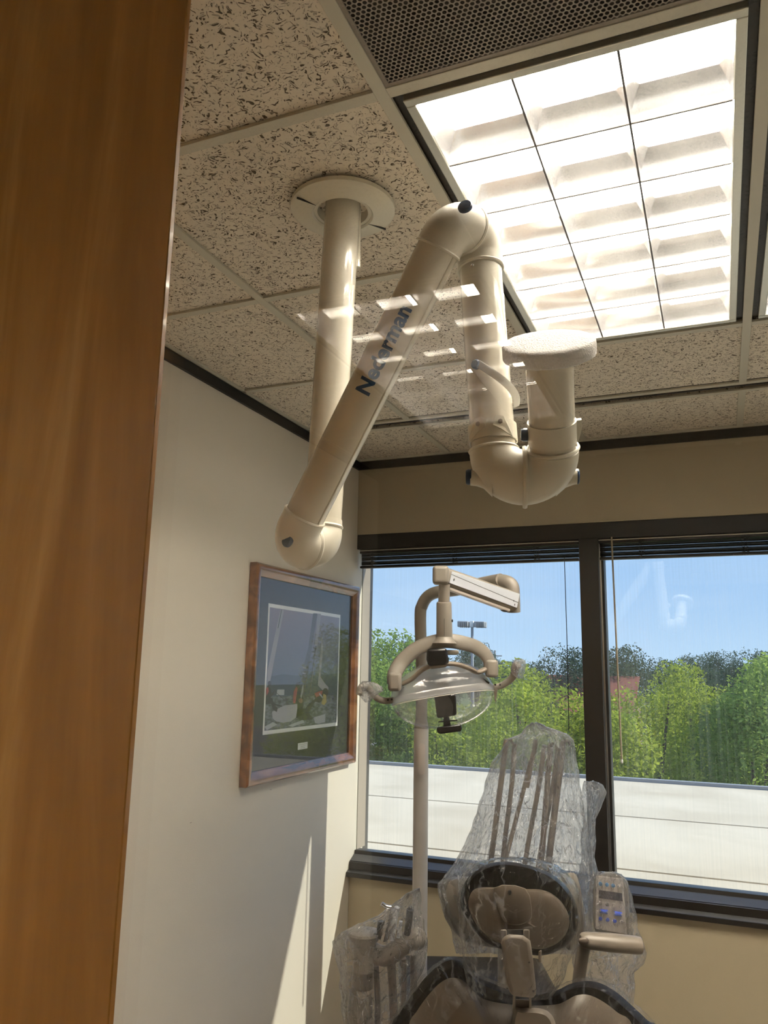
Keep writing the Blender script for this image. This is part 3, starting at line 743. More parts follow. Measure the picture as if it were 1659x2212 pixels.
cdir = (CAM-tcen); cdir -= a2*cdir.dot(a2); cdir.normalize(); sdir = a2.cross(cdir).normalized()
if sdir.dot(RT) > 0: sdir = -sdir                    # letters' tops point to the left
for v in bm.verts:
    u_, w_ = v.co.x*k+.004, v.co.y*1.12+.006
    ang = w_/R0; v.co = tcen+a2*u_+(cdir*math.cos(ang)+sdir*math.sin(ang))*(R0+.0004)-Vector(arm.location)
me2 = bpy.data.meshes.new('lettering'); bm.to_mesh(me2); bm.free(); me2.materials.append(M['bluetext'])
o = bpy.data.objects.new('lettering', me2); COL.objects.link(o); o.parent = arm

# ------------------------------------------------------------------ framed picture
PX = XL
def crop(cx, cy): return 480+cx/3.95, 1180+cy/3.95
y0f, y1f, z0f, z1f = 1.340, 2.236, 1.219, 1.996
pic = thing('framed_picture', 'framed sailing photograph in a reddish brown wood frame on the left wall', 'picture', (PX, (y0f+y1f)/2, (z0f+z1f)/2))
pr = [(0, .002), (0, .030), (.006, .036), (.016, .037), (.030, .031), (.040, .022), (.046, .020), (.046, .012), (.040, .008)]   # (inset, height off the wall)
rails = [((y0f, z0f), (y1f, z0f), (0, 1)), ((y1f, z0f), (y1f, z1f), (-1, 0)), ((y1f, z1f), (y0f, z1f), (0, -1)), ((y0f, z1f), (y0f, z0f), (1, 0))]
cs = [(y0f, z0f, 1, 1), (y1f, z0f, -1, 1), (y1f, z1f, -1, -1), (y0f, z1f, 1, -1)]
for i in range(4):
    a, b = cs[i], cs[(i+1) % 4]
    MB().loft([[(PX+h_, c[0]+c[2]*w_, c[1]+c[3]*w_) for w_, h_ in pr] for c in (a, b)]).build('frame_rail', M['framewood'], pic, smooth=35)
iy0, iy1, iz0, iz1 = y0f+.043, y1f-.043, z0f+.043, z1f-.043
MB().box((PX+.008, iy0, iz0), (PX+.0095, iy1, iz1)).build('mat_board', M['matboard'], pic, smooth=0)
XP = PX+.0102
def P(cx, cy, dx=0): v = atx(*crop(cx, cy), XP); return Vector((XP+dx, v.y, v.z))
def rect_from(pts): 
    ys = [q.y for q in pts]; zs = [q.z for q in pts]
    return (ys[0]+ys[3])/2, (ys[1]+ys[2])/2, (zs[2]+zs[3])/2, (zs[0]+zs[1])/2
wy0, wy1, wz0, wz1 = rect_from([P(400, 500), P(1012, 575), P(980, 1520), P(340, 1625)])
MB().box((PX+.0095, wy0, wz0), (XP, wy1, wz1)).build('white_border', M['white'], pic, smooth=0)
by0, by1, bz0, bz1 = wy0+.010, wy1-.010, wz0+.014, wz1-.014
# the photograph itself: flat print, colours only
PC = {}
def pcol(name, c):
    PC[name] = len(PM); PM.append(plain('print_'+name, c, .7)); return PC[name]
PM = []
def mat_sea():
    m, n, l, p = NM('print_sea'); t = n.new('ShaderNodeTexCoord'); mp = n.new('ShaderNodeMapping'); mp.inputs['Scale'].default_value = (40, 40, 110)
    x = n.new('ShaderNodeTexNoise'); x.inputs['Scale'].default_value = 1; x.inputs['Detail'].default_value = 5
    l.new(t.outputs['Object'], mp.inputs[0]); l.new(mp.outputs[0], x.inputs['Vector'])
    r = n.new('ShaderNodeValToRGB'); r.color_ramp.elements[0].position = .38; r.color_ramp.elements[0].color = (.02, .025, .035, 1); r.color_ramp.elements[1].position = .68; r.color_ramp.elements[1].color = (.20, .22, .26, 1)
    l.new(x.outputs['Fac'], r.inputs[0]); l.new(r.outputs[0], p.inputs['Base Color']); return m
def mat_haze():
    m, n, l, p = NM('print_sky'); t = n.new('ShaderNodeTexCoord'); s = n.new('ShaderNodeSeparateXYZ'); l.new(t.outputs['Object'], s.inputs[0])
    r = n.new('ShaderNodeValToRGB'); mr = n.new('ShaderNodeMapRange'); mr.inputs['From Min'].default_value = -.2; mr.inputs['From Max'].default_value = .25; l.new(s.outputs['Z'], mr.inputs[0]); l.new(mr.outputs[0], r.inputs[0])
    r.color_ramp.elements[0].color = (.03, .06, .13, 1); r.color_ramp.elements[1].color = (.22, .19, .26, 1); e = r.color_ramp.elements.new(.45); e.color = (.08, .10, .16, 1)
    l.new(r.outputs[0], p.inputs['Base Color']); return m
PM.append(mat_haze()); PM.append(mat_sea())
for nm, c in (('dark', (.012, .012, .018)), ('sail', (.32, .31, .36)), ('mast', (.06, .055, .08)), ('hull', (.42, .42, .48)), ('red', (.36, .05, .06)), ('yellow', (.50, .38, .12)), ('skin', (.25, .13, .09)), ('foam', (.45, .47, .52)), ('hill', (.035, .055, .10))): pcol(nm, c)
pm = MB(); lay = [0]
def flat(poly, mi, lift):
    pm.add([P(a, b, .00012*lift) if not isinstance(a, Vector) else a for a, b in poly], [tuple(range(len(poly)))], mi)
seaz = P(700, 1272).z
pm.add([(XP+.0001, by0, seaz), (XP+.0001, by1, seaz), (XP+.0001, by1, bz1), (XP+.0001, by0, bz1)], [(0, 1, 2, 3)], 0)
pm.add([(XP+.0001, by0, bz0), (XP+.0001, by1, bz0), (XP+.0001, by1, seaz), (XP+.0001, by0, seaz)], [(0, 1, 2, 3)], 1)
flat([(395, 1115), (520, 1090), (640, 1105), (760, 1080), (880, 1095), (985, 1085), (981, 1272), (385, 1272)], PC['hill'], 2)
flat([(497, 541), (527, 545), (470, 830), (410, 1150), (383, 1190), (386, 1060), (440, 800)], PC['sail'], 3)
flat([(503, 541), (508, 541), (478, 700), (472, 700)], PC['dark'], 4)
flat([(775, 572), (812, 574), (770, 830), (735, 1060), (712, 1180), (690, 1380), (655, 1370), (668, 1150), (700, 1000), (735, 860)], PC['mast'], 3)
flat([(812, 574), (842, 577), (815, 830), (785, 1010), (745, 1310), (737, 1310), (770, 1000), (795, 790)], PC['sail'], 4)
flat([(790, 850), (808, 850), (775, 1060), (745, 1310), (738, 1310), (760, 1080)], PC['mast'], 5)
flat([(688, 1028), (716, 1036), (715, 1048), (687, 1040)], PC['sail'], 6); flat([(684, 1075), (712, 1082), (711, 1092), (683, 1087)], PC['sail'], 6)
flat([(848, 700), (862, 860), (838, 1110), (872, 1165), (907, 1205), (900, 1245), (850, 1225), (815, 1185), (826, 1050), (840, 880)], PC['sail'], 5)
flat([(838, 1112), (845, 1112), (880, 1165), (874, 1168)], PC['dark'], 6)
flat([(424, 1412), (530, 1358), (645, 1345), (628, 1460), (585, 1495), (520, 1506), (460, 1495), (430, 1470)], PC['hull'], 5)
flat([(778, 1462), (880, 1430), (876, 1500), (820, 1515), (790, 1508)], PC['hull'], 5)
flat([(640, 1400), (700, 1380), (760, 1450), (770, 1475), (690, 1485), (630, 1465)], PC['dark'], 6)
def blob(cx, cy, rx, ry, mi, lift, n=12): flat([(cx+rx*math.cos(2*math.pi*k/n), cy+ry*math.sin(2*math.pi*k/n)) for k in range(n)], mi, lift)
flat([(372, 1215), (392, 1190), (412, 1215), (420, 1262), (442, 1232), (436, 1262), (412, 1290), (428, 1300), (440, 1350), (472, 1380), (465, 1415), (432, 1395), (415, 1345), (370, 1350)], PC['dark'], 6)
blob(402, 1170, 15, 22, PC['dark'], 7); flat([(374, 1210), (390, 1200), (396, 1240), (376, 1275)], PC['red'], 8)
flat([(440, 1340), (510, 1362), (507, 1370), (436, 1352)], PC['dark'], 7); flat([(442, 1230), (540, 1318), (538, 1321), (441, 1234)], PC['dark'], 7)
flat([(600, 1300), (606, 1240), (625, 1190), (655, 1185), (672, 1230), (690, 1300), (688, 1340), (605, 1345)], PC['dark'], 6)
blob(643, 1182, 17, 22, PC['dark'], 7); flat([(602, 1300), (608, 1240), (630, 1195), (642, 1215), (630, 1290), (622, 1340), (604, 1340)], PC['red'], 8)
flat([(665, 1280), (682, 1190), (692, 1175), (690, 1240), (672, 1300)], PC['sail'], 8)
blob(668, 1318, 18, 22, PC['skin'], 8); flat([(640, 1340), (690, 1340), (680, 1440), (640, 1455)], PC['dark'], 6)
flat([(780, 1262), (810, 1240), (850, 1225), (905, 1250), (890, 1280), (868, 1300), (830, 1335), (790, 1325), (735, 1420), (745, 1440), (700, 1475), (668, 1470), (690, 1405), (742, 1340), (795, 1300)], PC['dark'], 7)
flat([(785, 1255), (820, 1240), (855, 1232), (850, 1265), (800, 1290)], PC['red'], 8); blob(880, 1240, 24, 30, PC['dark'], 8)
flat([(862, 1258), (885, 1270), (888, 1330), (868, 1355), (845, 1345)], PC['yellow'], 9); flat([(828, 1250), (870, 1300), (862, 1310), (824, 1262)], PC['foam'], 9)
flat([(560, 1530), (690, 1480), (700, 1505), (600, 1540)], PC['foam'], 4); flat([(360, 1540), (430, 1500), (470, 1520), (380, 1570)], PC['foam'], 4)
flat([(470, 1222), (530, 1222), (528, 1270), (462, 1270)], PC['foam'], 4)
pm.build('photo_print', PM, pic, smooth=0)
# caption card
cy0 = P(645, 1738); cy1 = P(728, 1668)
card = MB().box((PX+.0095, cy0.y, P(645, 1738).z), (PX+.0108, cy1.y, P(645, 1682).z)).build('caption_card', M['white'], pic, smooth=0)
cz0, cz1 = P(645, 1738).z, P(645, 1682).z; cw = cy1.y-cy0.y; ch = cz1-cz0
ln = MB(); rr = random.Random(5)
for row, (fa, fb) in enumerate(((.08, .94), (.28, .75), (.24, .76))):
    y = cy0.y+cw*fa; zt = cz0+ch*(.80-.28*row)
    while y < cy0.y+cw*fb:
        wl_ = rr.uniform(.0008, .0016); ln.box((PX+.0108, y, zt-.0022), (PX+.0109, y+wl_, zt)); y += wl_+.0009
ln.build('caption_print', M['button_grey'], card, smooth=0)
MB().box((PX+.0125, iy0, iz0), (PX+.0145, iy1, iz1)).build('picture_glass', M['picglass'], pic, smooth=0)
# two small wall scuffs
for q in ((412, 1777), (585, 1706)):
    v = atx(*q, XL); MB().obox((XL+.0004, v.y, v.z), Vector((.0004, 0, 0)), Vector((0, .004, .0005)), Vector((0, 0, .0008))).build('wall_scuff', M['hose'], None, smooth=0, kind='structure')

# ------------------------------------------------------------------ dental light
def pillow(px, c, d, prof, name, mat, parent, smooth=50, n_round=0, seg=3):
    P_ = [Vector((a, b)) for a, b in px]
    if seg > 1:                                     # closed Catmull-Rom
        q = []; N = len(P_)
        for i in range(N):
            a, b, e_, f = P_[i-1], P_[i], P_[(i+1) % N], P_[(i+2) % N]
            for k in range(seg):
                t = k/seg; q.append(.5*((2*b)+(e_-a)*t+(2*a-5*b+4*e_-f)*t*t+(3*b-a-3*e_+f)*t**3))
        P_ = q
    c = Vector(c); rings = []
    for s_, dd in prof:
        rings.append([at(*(c+(p-c)*max(s_, .004)), d+dd) for p in P_])
    return MB().loft(rings, True, True).build(name, mat, parent, smooth=smooth)

DP = 2.75
pole_top = at(909, 1340, DP)
base = Vector((pole_top.x, pole_top.y, 0))
dl = thing('dental_light', 'tan dental light with clear oval shield on a curved pole before the window', 'dental light', base)
pl0 = at(909, 1700, DP); PXY = (pl0.x, pl0.y)
zt = at(909, 1340, DP).z; zc = at(909, 1568, DP).z
rp = .0255
m = MB(); m.lathe((PXY[0], PXY[1], 0), (0, 0, 1), [(.11, 0), (.11, .02), (.06, .03), (rp, .04)], 32, True)
m.build('floor_flange', M['tan'], dl)
MB().tube([(PXY[0], PXY[1], .03), (PXY[0], PXY[1], zc-.01)], rp, 32).build('lower_pole', M['polecream'], dl)
MB().lathe((PXY[0], PXY[1], zc-.012), (0, 0, 1), [(rp, 0), (rp, .002), (rp*.93, .015), (rp*.78, .034), (rp*.78, .036)], 32).build('pole_collar', M['tan'], dl)
# oval cover plate on the pole
pc = at(911, 1640, DP-.026)
tc_ = (CAM-pc); tc_.z = 0; tc_.normalize(); rg_ = Vector((-tc_.y, tc_.x, 0))
if rg_.dot(RT) < 0: rg_ = -rg_
m = MB(); rings = []
for rr_, hh in ((.0135, -.006), (.0135, .0005), (.011, .0015), (.0005, .0018)):
    rings.append([pc+tc_*hh+rg_*(rr_*math.cos(a)*(.85))+Vector((0, 0, (rr_*math.sin(a)+(.038 if math.sin(a) > 0 else -.038)*min(1, rr_/.01)))) for a in [2*math.pi*k/32 for k in range(32)]])
m.loft(rings, True, True).build('cover_plate', M['padface'], dl)
pth = [Vector((PXY[0], PXY[1], zc+.01)), Vector((PXY[0], PXY[1], (zc+zt)/2)), at(908, 1335, DP), at(912, 1308, DP-.01), at(924, 1289, DP-.03), at(945, 1279, DP-.07), at(985, 1274, DP-.13), at(1040, 1261, DP-.22), at(1082, 1253, DP-.30)]
MB().tube(smoothpath(pth, 10), rp*.80, 28).build('upper_pole', M['tan'], dl)
pth = [at(1040, 1264, 2.53), at(1075, 1256, 2.47), at(1095, 1258, 2.44), at(1106, 1268, 2.425), at(1108, 1290, 2.42), at(1109, 1322, 2.42)]
MB().tube(smoothpath(pth, 8), [(.0215, .0215)]*41, 28).build('arm_elbow', M['tan'], dl)
# spring arm: rounded box from the elbow to the head
HA, HB = at(951, 1243, 2.32), at(1106, 1300, 2.41)
ad = (HB-HA).normalized(); au = (Vector((0, 0, 1))-ad*ad.z).normalized(); af = ad.cross(au).normalized()
if af.dot(CAM-HA) < 0: af = -af
def armsec(p, hh, ww, up=0): return [p+au*(hh*a)+af*(ww*b) for a, b in ((1, .2), (.93, .8), (.6, 1), (-.6, 1), (-.85, .75), (-1, .3), (-1, -.3), (-.8, -1), (.8, -1), (1, -.2))]
MB().loft([armsec(HA+ad*.0, .026, .021), armsec(HA+ad*.02, .027, .022), armsec(HB-ad*.03, .030, .023), armsec(HB+ad*.012, .027, .020)]).build('spring_arm', M['tan'], dl, smooth=50, bevel=.003)
sf = af*.0232
pa = HA+ad*.022+sf; pb = HB+ad*.006+sf
MB().prism([pa+au*.017, pb+au*.025, pb-au*.019, pa-au*.018], af*.0012).build('arm_side_panel', M['palegrey'], dl, smooth=0, bevel=.0008)
MB().prism([pa+af*.0012+au*.0085, pb+af*.0012-au*.0015, pb+af*.0012-au*.0029, pa+af*.0012+au*.0071], af*.0003).build('panel_groove', M['screw'], dl, smooth=0)
for q, w_ in ((pa+ad*.012-au*.004, .0028), (pb-ad*.016-au*.0015, .002), (pb-ad*.010-au*.012, .0024)):
    MB().ell(q+af*.0012, ad*w_*.6, au*w_*1.4, af*.001, 12, 6).build('arm_screw', M['screw'], dl)
MB().obox((HA+HB)/2-au*.031+af*.006, ad*((HB-HA).length*.46), au*.004, af*.010).build('arm_underside', M['padface'], dl, smooth=0, bevel=.002)
MB().ell(HB-ad*.02-au*.031, ad*.013, af*.015, au*.007, 16, 8).build('arm_pivot_cap', M['blackp'], dl)
# head block and stem
hd = at(952, 1243, 2.31)
vz = Vector((0, 0, 1)); f_h = (CAM-hd); f_h.z = 0; f_h.normalize(); r_h = Vector((-f_h.y, f_h.x, 0)); r_h = r_h if r_h.dot(RT) > 0 else -r_h
MB().obox(hd, r_h*.0235, f_h*.0235, vz*.027).build('arm_head', M['tan'], dl, bevel=.011, seg=4)
st0 = at(960, 1262, 2.31); st1 = at(959, 1300, 2.31); st2 = at(960, 1378, 2.31)
MB().tube([st0, st1], .0165, 24).build('stem', M['tan'], dl)
MB().lathe(st1+vz*.002, (st2-st1).normalized(), [(.014, 0), (.0205, .003), (.022, .008), (.0235, (st2-st1).length-.012), (.0235, (st2-st1).length)], 28, True, True).build('stem_sleeve', M['tan'], dl)
q = st1.lerp(st2, .5)+f_h*.0222
MB().obox(q-vz*.002, r_h*.0005, f_h*.0008, vz*.045).build('sleeve_seam', M['screw'], dl, smooth=0)
MB().ell(at(977, 1341, 2.29), r_h*.0025, f_h*.002, vz*.0045, 12, 6).build('sleeve_screw', M['screw'], dl)
# yoke
yk = [at(852, 1478, 2.27), at(853, 1456, 2.28), at(868, 1430, 2.30), at(900, 1402, 2.31), at(935, 1388, 2.315), at(965, 1384, 2.315), at(1000, 1389, 2.33), at(1032, 1400, 2.35), at(1053, 1420, 2.36), at(1059, 1445, 2.36)]
sp_ = smoothpath(yk, 6)
MB().tube(sp_, [(.0115, .0215)]*len(sp_), 20, flat=(0, 0, 1)).build('yoke', M['tan'], dl)
MB().lathe(st2-vz*.012, vz, [(.036, -.004), (.030, .003), (.0245, .012), (.0235, .016)], 28).build('yoke_hub', M['tan'], dl)
for a, d_, sgn in (((853, 1473), 2.265, -1), ((1062, 1444), 2.355, 1)):
    q = at(*a, d_); MB().obox(q, r_h*.0185, f_h*.020, vz*.026).build('yoke_end', M['tan'], dl, bevel=.009, seg=3)
# shield bracket (inner bow)
bw = [at(868, 1478, 2.285), at(890, 1466, 2.285), at(915, 1445, 2.28), at(945, 1436, 2.27), at(980, 1434, 2.285), at(1012, 1443, 2.31), at(1030, 1452, 2.33), at(1048, 1446, 2.345)]
sp_ = smoothpath(bw, 6); MB().tube(sp_, [(.007, .011)]*len(sp_), 14, flat=(0, 0, 1)).build('reflector_bracket', M['tandark'], dl)
# optics: ellipsoid dish, tilted
oc = at(958, 1500, 2.33); Lp, Rp = at(849, 1512, 2.28), at(1067, 1481, 2.38)
ox = (Rp-Lp)*.5; oxn = ox.normalized(); oz = (vz-oxn*vz.dot(oxn)).normalized(); oy = oxn.cross(oz).normalized()
oy = -oy if oy.dot(FW) < 0 else oy            # away from the viewer
tilt = math.radians(-8); of_ = (oy*math.cos(tilt)+oz*math.sin(tilt)); ou = (oz*math.cos(tilt)-oy*math.sin(tilt))
M['reflector'] = mat_film('frosted_grey_reflector', .45, 3, base=.12)
M['reflector_face'] = mat_film('milky_reflector_face', .60, 3, base=.05)
M['shield'] = mat_film('clear_shield_plastic', .12, 4, base=.10)
def dome(lo, hi, dx, name, mat, sc=1.0, back=1, nz=12):
    rings = []
    for i in range(nz+1):
        s_ = 1-i/nz; bulge = math.sqrt(max(0, 1-s_*s_))
        rings.append([oc+ox*(sc*s_*math.cos(a))+ou*(sc*s_*.0925*math.sin(a))+of_*(back*.055*bulge)+of_*dx for a in [lo+(hi-lo)*k/36 for k in range(37)]])
    m = MB(); m.loft(rings, False, False, closed=False); return m.build(name, mat, dl, smooth=60)
dome(0, math.pi, 0, 'reflector_shell', M['reflector'], back=-1.0)
dome(math.pi, 2*math.pi, 0, 'clear_shield', M['shield'], back=-1.0)
dome(0, 2*math.pi, .012, 'reflector_back', M['shield'], back=.5)
band = [oc+ox*math.cos(a)*1.0+ou*(.0925*math.sin(a)) for a in [2*math.pi*k/64 for k in range(65)]]
MB().tube(band, .003, 8, caps=False).build('shield_rim', M['shield'], dl)
bd = [oc+ox*math.cos(a)-of_*(.057*math.sin(a))+ou*(.006*math.sin(a)) for a in [math.pi*k/30 for k in range(31)]]
MB().tube(bd, [(.0095, .0012)]*31, 10, flat=ou).build('shield_band', M['reflector'], dl)
MB().tube([p_-ou*.012 for p_ in bd], .0012, 8).build('band_edge', M['padface'], dl)
# milky inner face
rings = [[oc+ox*(s_*.93*math.cos(a))+ou*(s_*.07*math.sin(a)+.004)-of_*(.04*(1-s_*s_)) for a in [math.pi*k/30 for k in range(31)]] for s_ in (1, .8, .6, .4, .2, .01)]
MB().loft(rings, False, False, closed=False).build('inner_reflector', M['reflector_face'], dl)
def blk(pxs, d, t_, name, mat=None, bev=.004):
    MB().prism([at(a, b, d) for a, b in pxs], ray(*pxs[0]).normalized()*t_).build(name, mat or M['blackp'], dl, smooth=30, bevel=bev)
blk([(922, 1402), (965, 1400), (970, 1428), (967, 1436), (926, 1440), (921, 1425)], 2.245, .045, 'bulb_cap', bev=.007)
blk([(926, 1436), (968, 1431), (965, 1441), (930, 1446)], 2.25, .04, 'cap_band', M['tandark'])
blk([(938, 1502), (985, 1498), (987, 1545), (944, 1552)], 2.275, .05, 'bulb_holder', bev=.006)
blk([(944, 1470), (968, 1468), (972, 1502), (946, 1503)], 2.30, .03, 'bulb_stem')
blk([(958, 1548), (970, 1547), (974, 1568), (958, 1569)], 2.285, .02, 'holder_neck', bev=.001)
blk([(947, 1558), (988, 1554), (988, 1557), (947, 1561)], 2.28, .03, 'holder_fin', bev=.0006)
blk([(943, 1571), (996, 1564), (999, 1575), (995, 1580), (949, 1586), (944, 1581)], 2.26, .045, 'lower_knob', bev=.005)
blk([(958, 1404), (990, 1404), (992, 1410), (988, 1415), (965, 1415)], 2.30, .012, 'vent_tab', M['tan'])
# handles
def handle(pts, d, name):
    sp2 = smoothpath([at(a, b, d+dd) for a, b, dd in pts], 6); n_ = len(sp2)
    MB().tube(sp2, [(.0085+.004*(i/n_), .006+.0035*(i/n_)) for i in range(n_)], 16, flat=(0, 0, 1)).build(name, M['tan'], dl)
handle([(852, 1512, 0), (832, 1514, -.005), (815, 1508, -.01), (803, 1495, -.015), (792, 1485, -.02), (780, 1487, -.03), (777, 1500, -.04)], 2.28, 'left_handle')
handle([(1064, 1486, 0), (1083, 1481, -.005), (1100, 1470, -.01), (1110, 1458, -.015), (1113, 1443, -.02), (1118, 1435, -.03)], 2.38, 'right_handle')
for a, d_ in (((838, 1512), 2.268), ((846, 1511), 2.268), ((1070, 1479), 2.366), ((1080, 1479), 2.366)):
    q = at(*a, d_); MB().ell(q, r_h*.003, vz*.003, f_h*.0012, 12, 6).build('handle_screw', M['blackp'], dl)
blk([(1066, 1488), (1075, 1488), (1071, 1520), (1068, 1510)], 2.37, .008, 'shield_clip', M['tandark'], bev=.001)
blk([(856, 1536), (862, 1538), (862, 1549)], 2.28, .006, 'shield_clip', M['tandark'], bev=.0006)
blk([(858, 1502), (872, 1484), (876, 1487), (862, 1505)], 2.275, .012, 'side_clip', bev=.001)
blk([(1038, 1462), (1058, 1474), (1055, 1478), (1040, 1469)], 2.345, .012, 'side_clip', bev=.001)

# ------------------------------------------------------------------ plastic covers
def bag(name, label, rows, d, t, seed, mat='film', K=96, fold=.010, jx=3.0, sub=4, open_bottom=True, group='clear plastic barrier covers', parent=None, tmin=.25, kf=5.0):
    rr = []
    for i in range(len(rows)-1):
        for k in range(sub):
            f = k/sub; rr.append([rows[i][j]*(1-f)+rows[i+1][j]*f for j in range(3)])
    rr.append(list(rows[-1])); rings = []
    y0, y1 = rr[0][0], rr[-1][0]; N = len(rr)
    for i, (y, xl, xr) in enumerate(rr):
        mid, half = (xl+xr)/2, (xr-xl)/2; f = i/(N-1); tt = t*min(1, tmin+2.2*f)*min(1, half/60+.15)
        ring = []
        for k in range(K):
            a = 2*math.pi*k/K; ca, sa = math.cos(a), math.sin(a)
            drift = noise.noise(Vector((f*1.3, seed, 0)))*1.2
            q = Vector((ca*kf*.5+drift, sa*kf*.5+f*.9, seed+f*1.6))
            r1 = 1-2*abs(noise.noise(q)); q2 = Vector((ca*kf*1.5+drift*3, sa*kf*1.5, seed*2+f*5)); r2 = 1-2*abs(noise.noise(q2)); r3 = noise.noise(Vector((ca*9, sa*9, f*22+seed)))
            off = fold*(1.3*r1+.8*r2+.5*r3-1.2)
            px = mid+half*ca+jx*noise.noise(Vector((ca, y*.03, seed+3)))*2*abs(ca)
            py = y+jx*r3*1.5
            ring.append(at(px, py, d+(tt)*sa*.5+(off if sa < 0 else -off)))
        rings.append(ring)
    m = MB(); m.loft(rings, True, False)
    o = m.build(name, M[mat], parent, smooth=32, loc=None if parent else rings[-1][0])
    if label: tag(o, label, 'plastic cover', group)
    return o

# ------------------------------------------------------------------ delivery unit behind the chair
DD = 2.42
dv_base = at(1120, 1960, DD); dv_base.z = 0
dv = thing('delivery_unit', 'tan dental delivery unit with upright instrument arms behind the headrest, under a plastic cover', 'dental unit', dv_base)
pillow([(950, 1925), (962, 1900), (1000, 1893), (1100, 1900), (1190, 1905), (1245, 1925), (1262, 1960), (1262, 2010), (1240, 2045), (1180, 2056), (1090, 2050), (1010, 2035), (972, 2000), (953, 1960)], (1110, 1975), DD, [(0, -.05), (.80, -.05), (.94, -.038), (1, -.012), (1, .03), (.93, .05), (0, .05)], 'unit_body', M['tan'], dv)
pillow([(1205, 1900), (1226, 1886), (1245, 1890), (1256, 1930), (1262, 2010), (1250, 2046), (1225, 2050), (1206, 2000)], (1234, 1970), DD-.07, [(0, -.012), (.8, -.012), (1, 0), (1, .03), (0, .035)], 'side_pod', M['tan'], dv)
MB().tube([at(1100, 2040, DD), at(1100, 2230, DD), Vector((at(1100, 2230, DD).x, at(1100, 2230, DD).y, .04))], .035, 24).build('support_post', M['tan'], dv)
MB().lathe((at(1100, 2230, DD).x, at(1100, 2230, DD).y, 0), vz, [(.16, 0), (.16, .03), (.06, .045), (.036, .05)], 32, True).build('base_plate', M['tandark'], dv)
for (a, b), (a2_, b2_), w_, cap in (((1094, 1597), (1058, 1880), 12, 1), ((1148, 1640), (1085, 1885), 9, 0), ((1158, 1598), (1138, 1700), 10, 0), ((1189, 1606), (1168, 1880), 12, 1), ((1217, 1600), (1182, 1885), 14, 1)):
    p0, p1 = at(a, b, DD+.01), at(a2_, b2_, DD); r_ = w_/2/FOC*DD
    dr = (p1-p0).normalized(); hx = RT*r_
    MB().tube([p0+dr*.0, p0+dr*.01, p1], [(r_*.6, r_), (r_, r_*1.3), (r_, r_*1.6)], 14, flat=RT).build('instrument_arm', M['tandark'], dv)
    if cap:
        MB().tube([p0+RT*.004, p0+RT*.014-UP*.002, p0+RT*.020-UP*.014], .004, 10).build('arm_tip', M['tandark'], dv)
for x0, x1, s_ in ((1112, 1082, 0), (1176, 1128, 1), (1206, 1158, 2)):
    pts = [at(x0, 1606+s_*4, DD+.02), at(x0*.7+x1*.3+2, 1700, DD+.025), at(x0*.35+x1*.65, 1800, DD+.025), at(x1, 1900, DD+.01)]
    MB().tube(smoothpath(pts, 8), .0075, 12).build('instrument_hose', M['hose'], dv)
# control pad
CPD = 2.28
cp = thing('control_pad', 'pale keypad with blue buttons and dark display under plastic, right of the headrest', 'control pad', at(1320, 2000, CPD))
def padpt(u, v, h=0):           # pad face coordinates 0..1 right, 0..1 down
    tl, tr, bl_, br = Vector((1290, 1895)), Vector((1344, 1902)), Vector((1289, 2005)), Vector((1352, 2016))
    q = tl*(1-u)*(1-v)+tr*u*(1-v)+bl_*(1-u)*v+br*u*v
    return at(q.x, q.y, CPD-h)
pillow([(1282, 1912), (1290, 1890), (1320, 1884), (1345, 1894), (1357, 1915), (1360, 1990), (1356, 2018), (1338, 2032), (1310, 2030), (1290, 2016), (1281, 1990)], (1320, 1958), CPD, [(0, -.0), (.86, -.0), (.97, .004), (1, .012), (1, .03), (.9, .042), (0, .042)], 'pad_body', M['tan'], cp)
m = MB().prism([padpt(-.04, -.03, .001), padpt(1.04, -.03, .001), padpt(1.04, 1.02, .001), padpt(-.04, 1.02, .001)], FW*.003); m.build('pad_face', M['padface'], cp, smooth=0, bevel=.002)
MB().prism([padpt(.08, .25, .003), padpt(.96, .25, .003), padpt(.96, .40, .003), padpt(.08, .40, .003)], FW*.003).build('display', M['lcd'], cp, smooth=0)
def btn(u, v, mat, ru=.07): MB().lathe(padpt(u, v, .002), -FW, [(.0054, -.001), (.0054, .0016), (.0042, .0024)], 16, True, True).build('button', M[mat], cp)
for i in range(4):
    btn(.13+.25*i, .12, 'button_blue' if i < 3 else 'button_pale'); btn(.13+.25*i, .50, 'button_grey'); btn(.13+.25*i, .80, 'button_navy' if i < 3 else 'button_pale')
for u in (.25, .76):
    a, b = padpt(u-.14, .65, .003), padpt(u+.14, .65, .003); MB().tube([a, a.lerp(b, .02), b.lerp(a, .02), b], [.0046, .0056, .0056, .0046], 14).build('rocker_button', M['button_navy'], cp)
    for du, sg in ((-.13, 1), (.13, -1)):
        MB().add([padpt(u+du-.04, .65+.012*sg, .0092), padpt(u+du+.04, .65+.012*sg, .0092), padpt(u+du, .65-.03*sg, .0092)], [(0, 1, 2)]).build('arrow_mark', M['white'], cp, smooth=0)
MB().tube(smoothpath([at(1312, 2025, CPD+.02), at(1290, 2040, CPD+.05), at(1240, 2020, DD-.02)], 6), .013, 14).build('pad_bracket', M['tan'], cp)

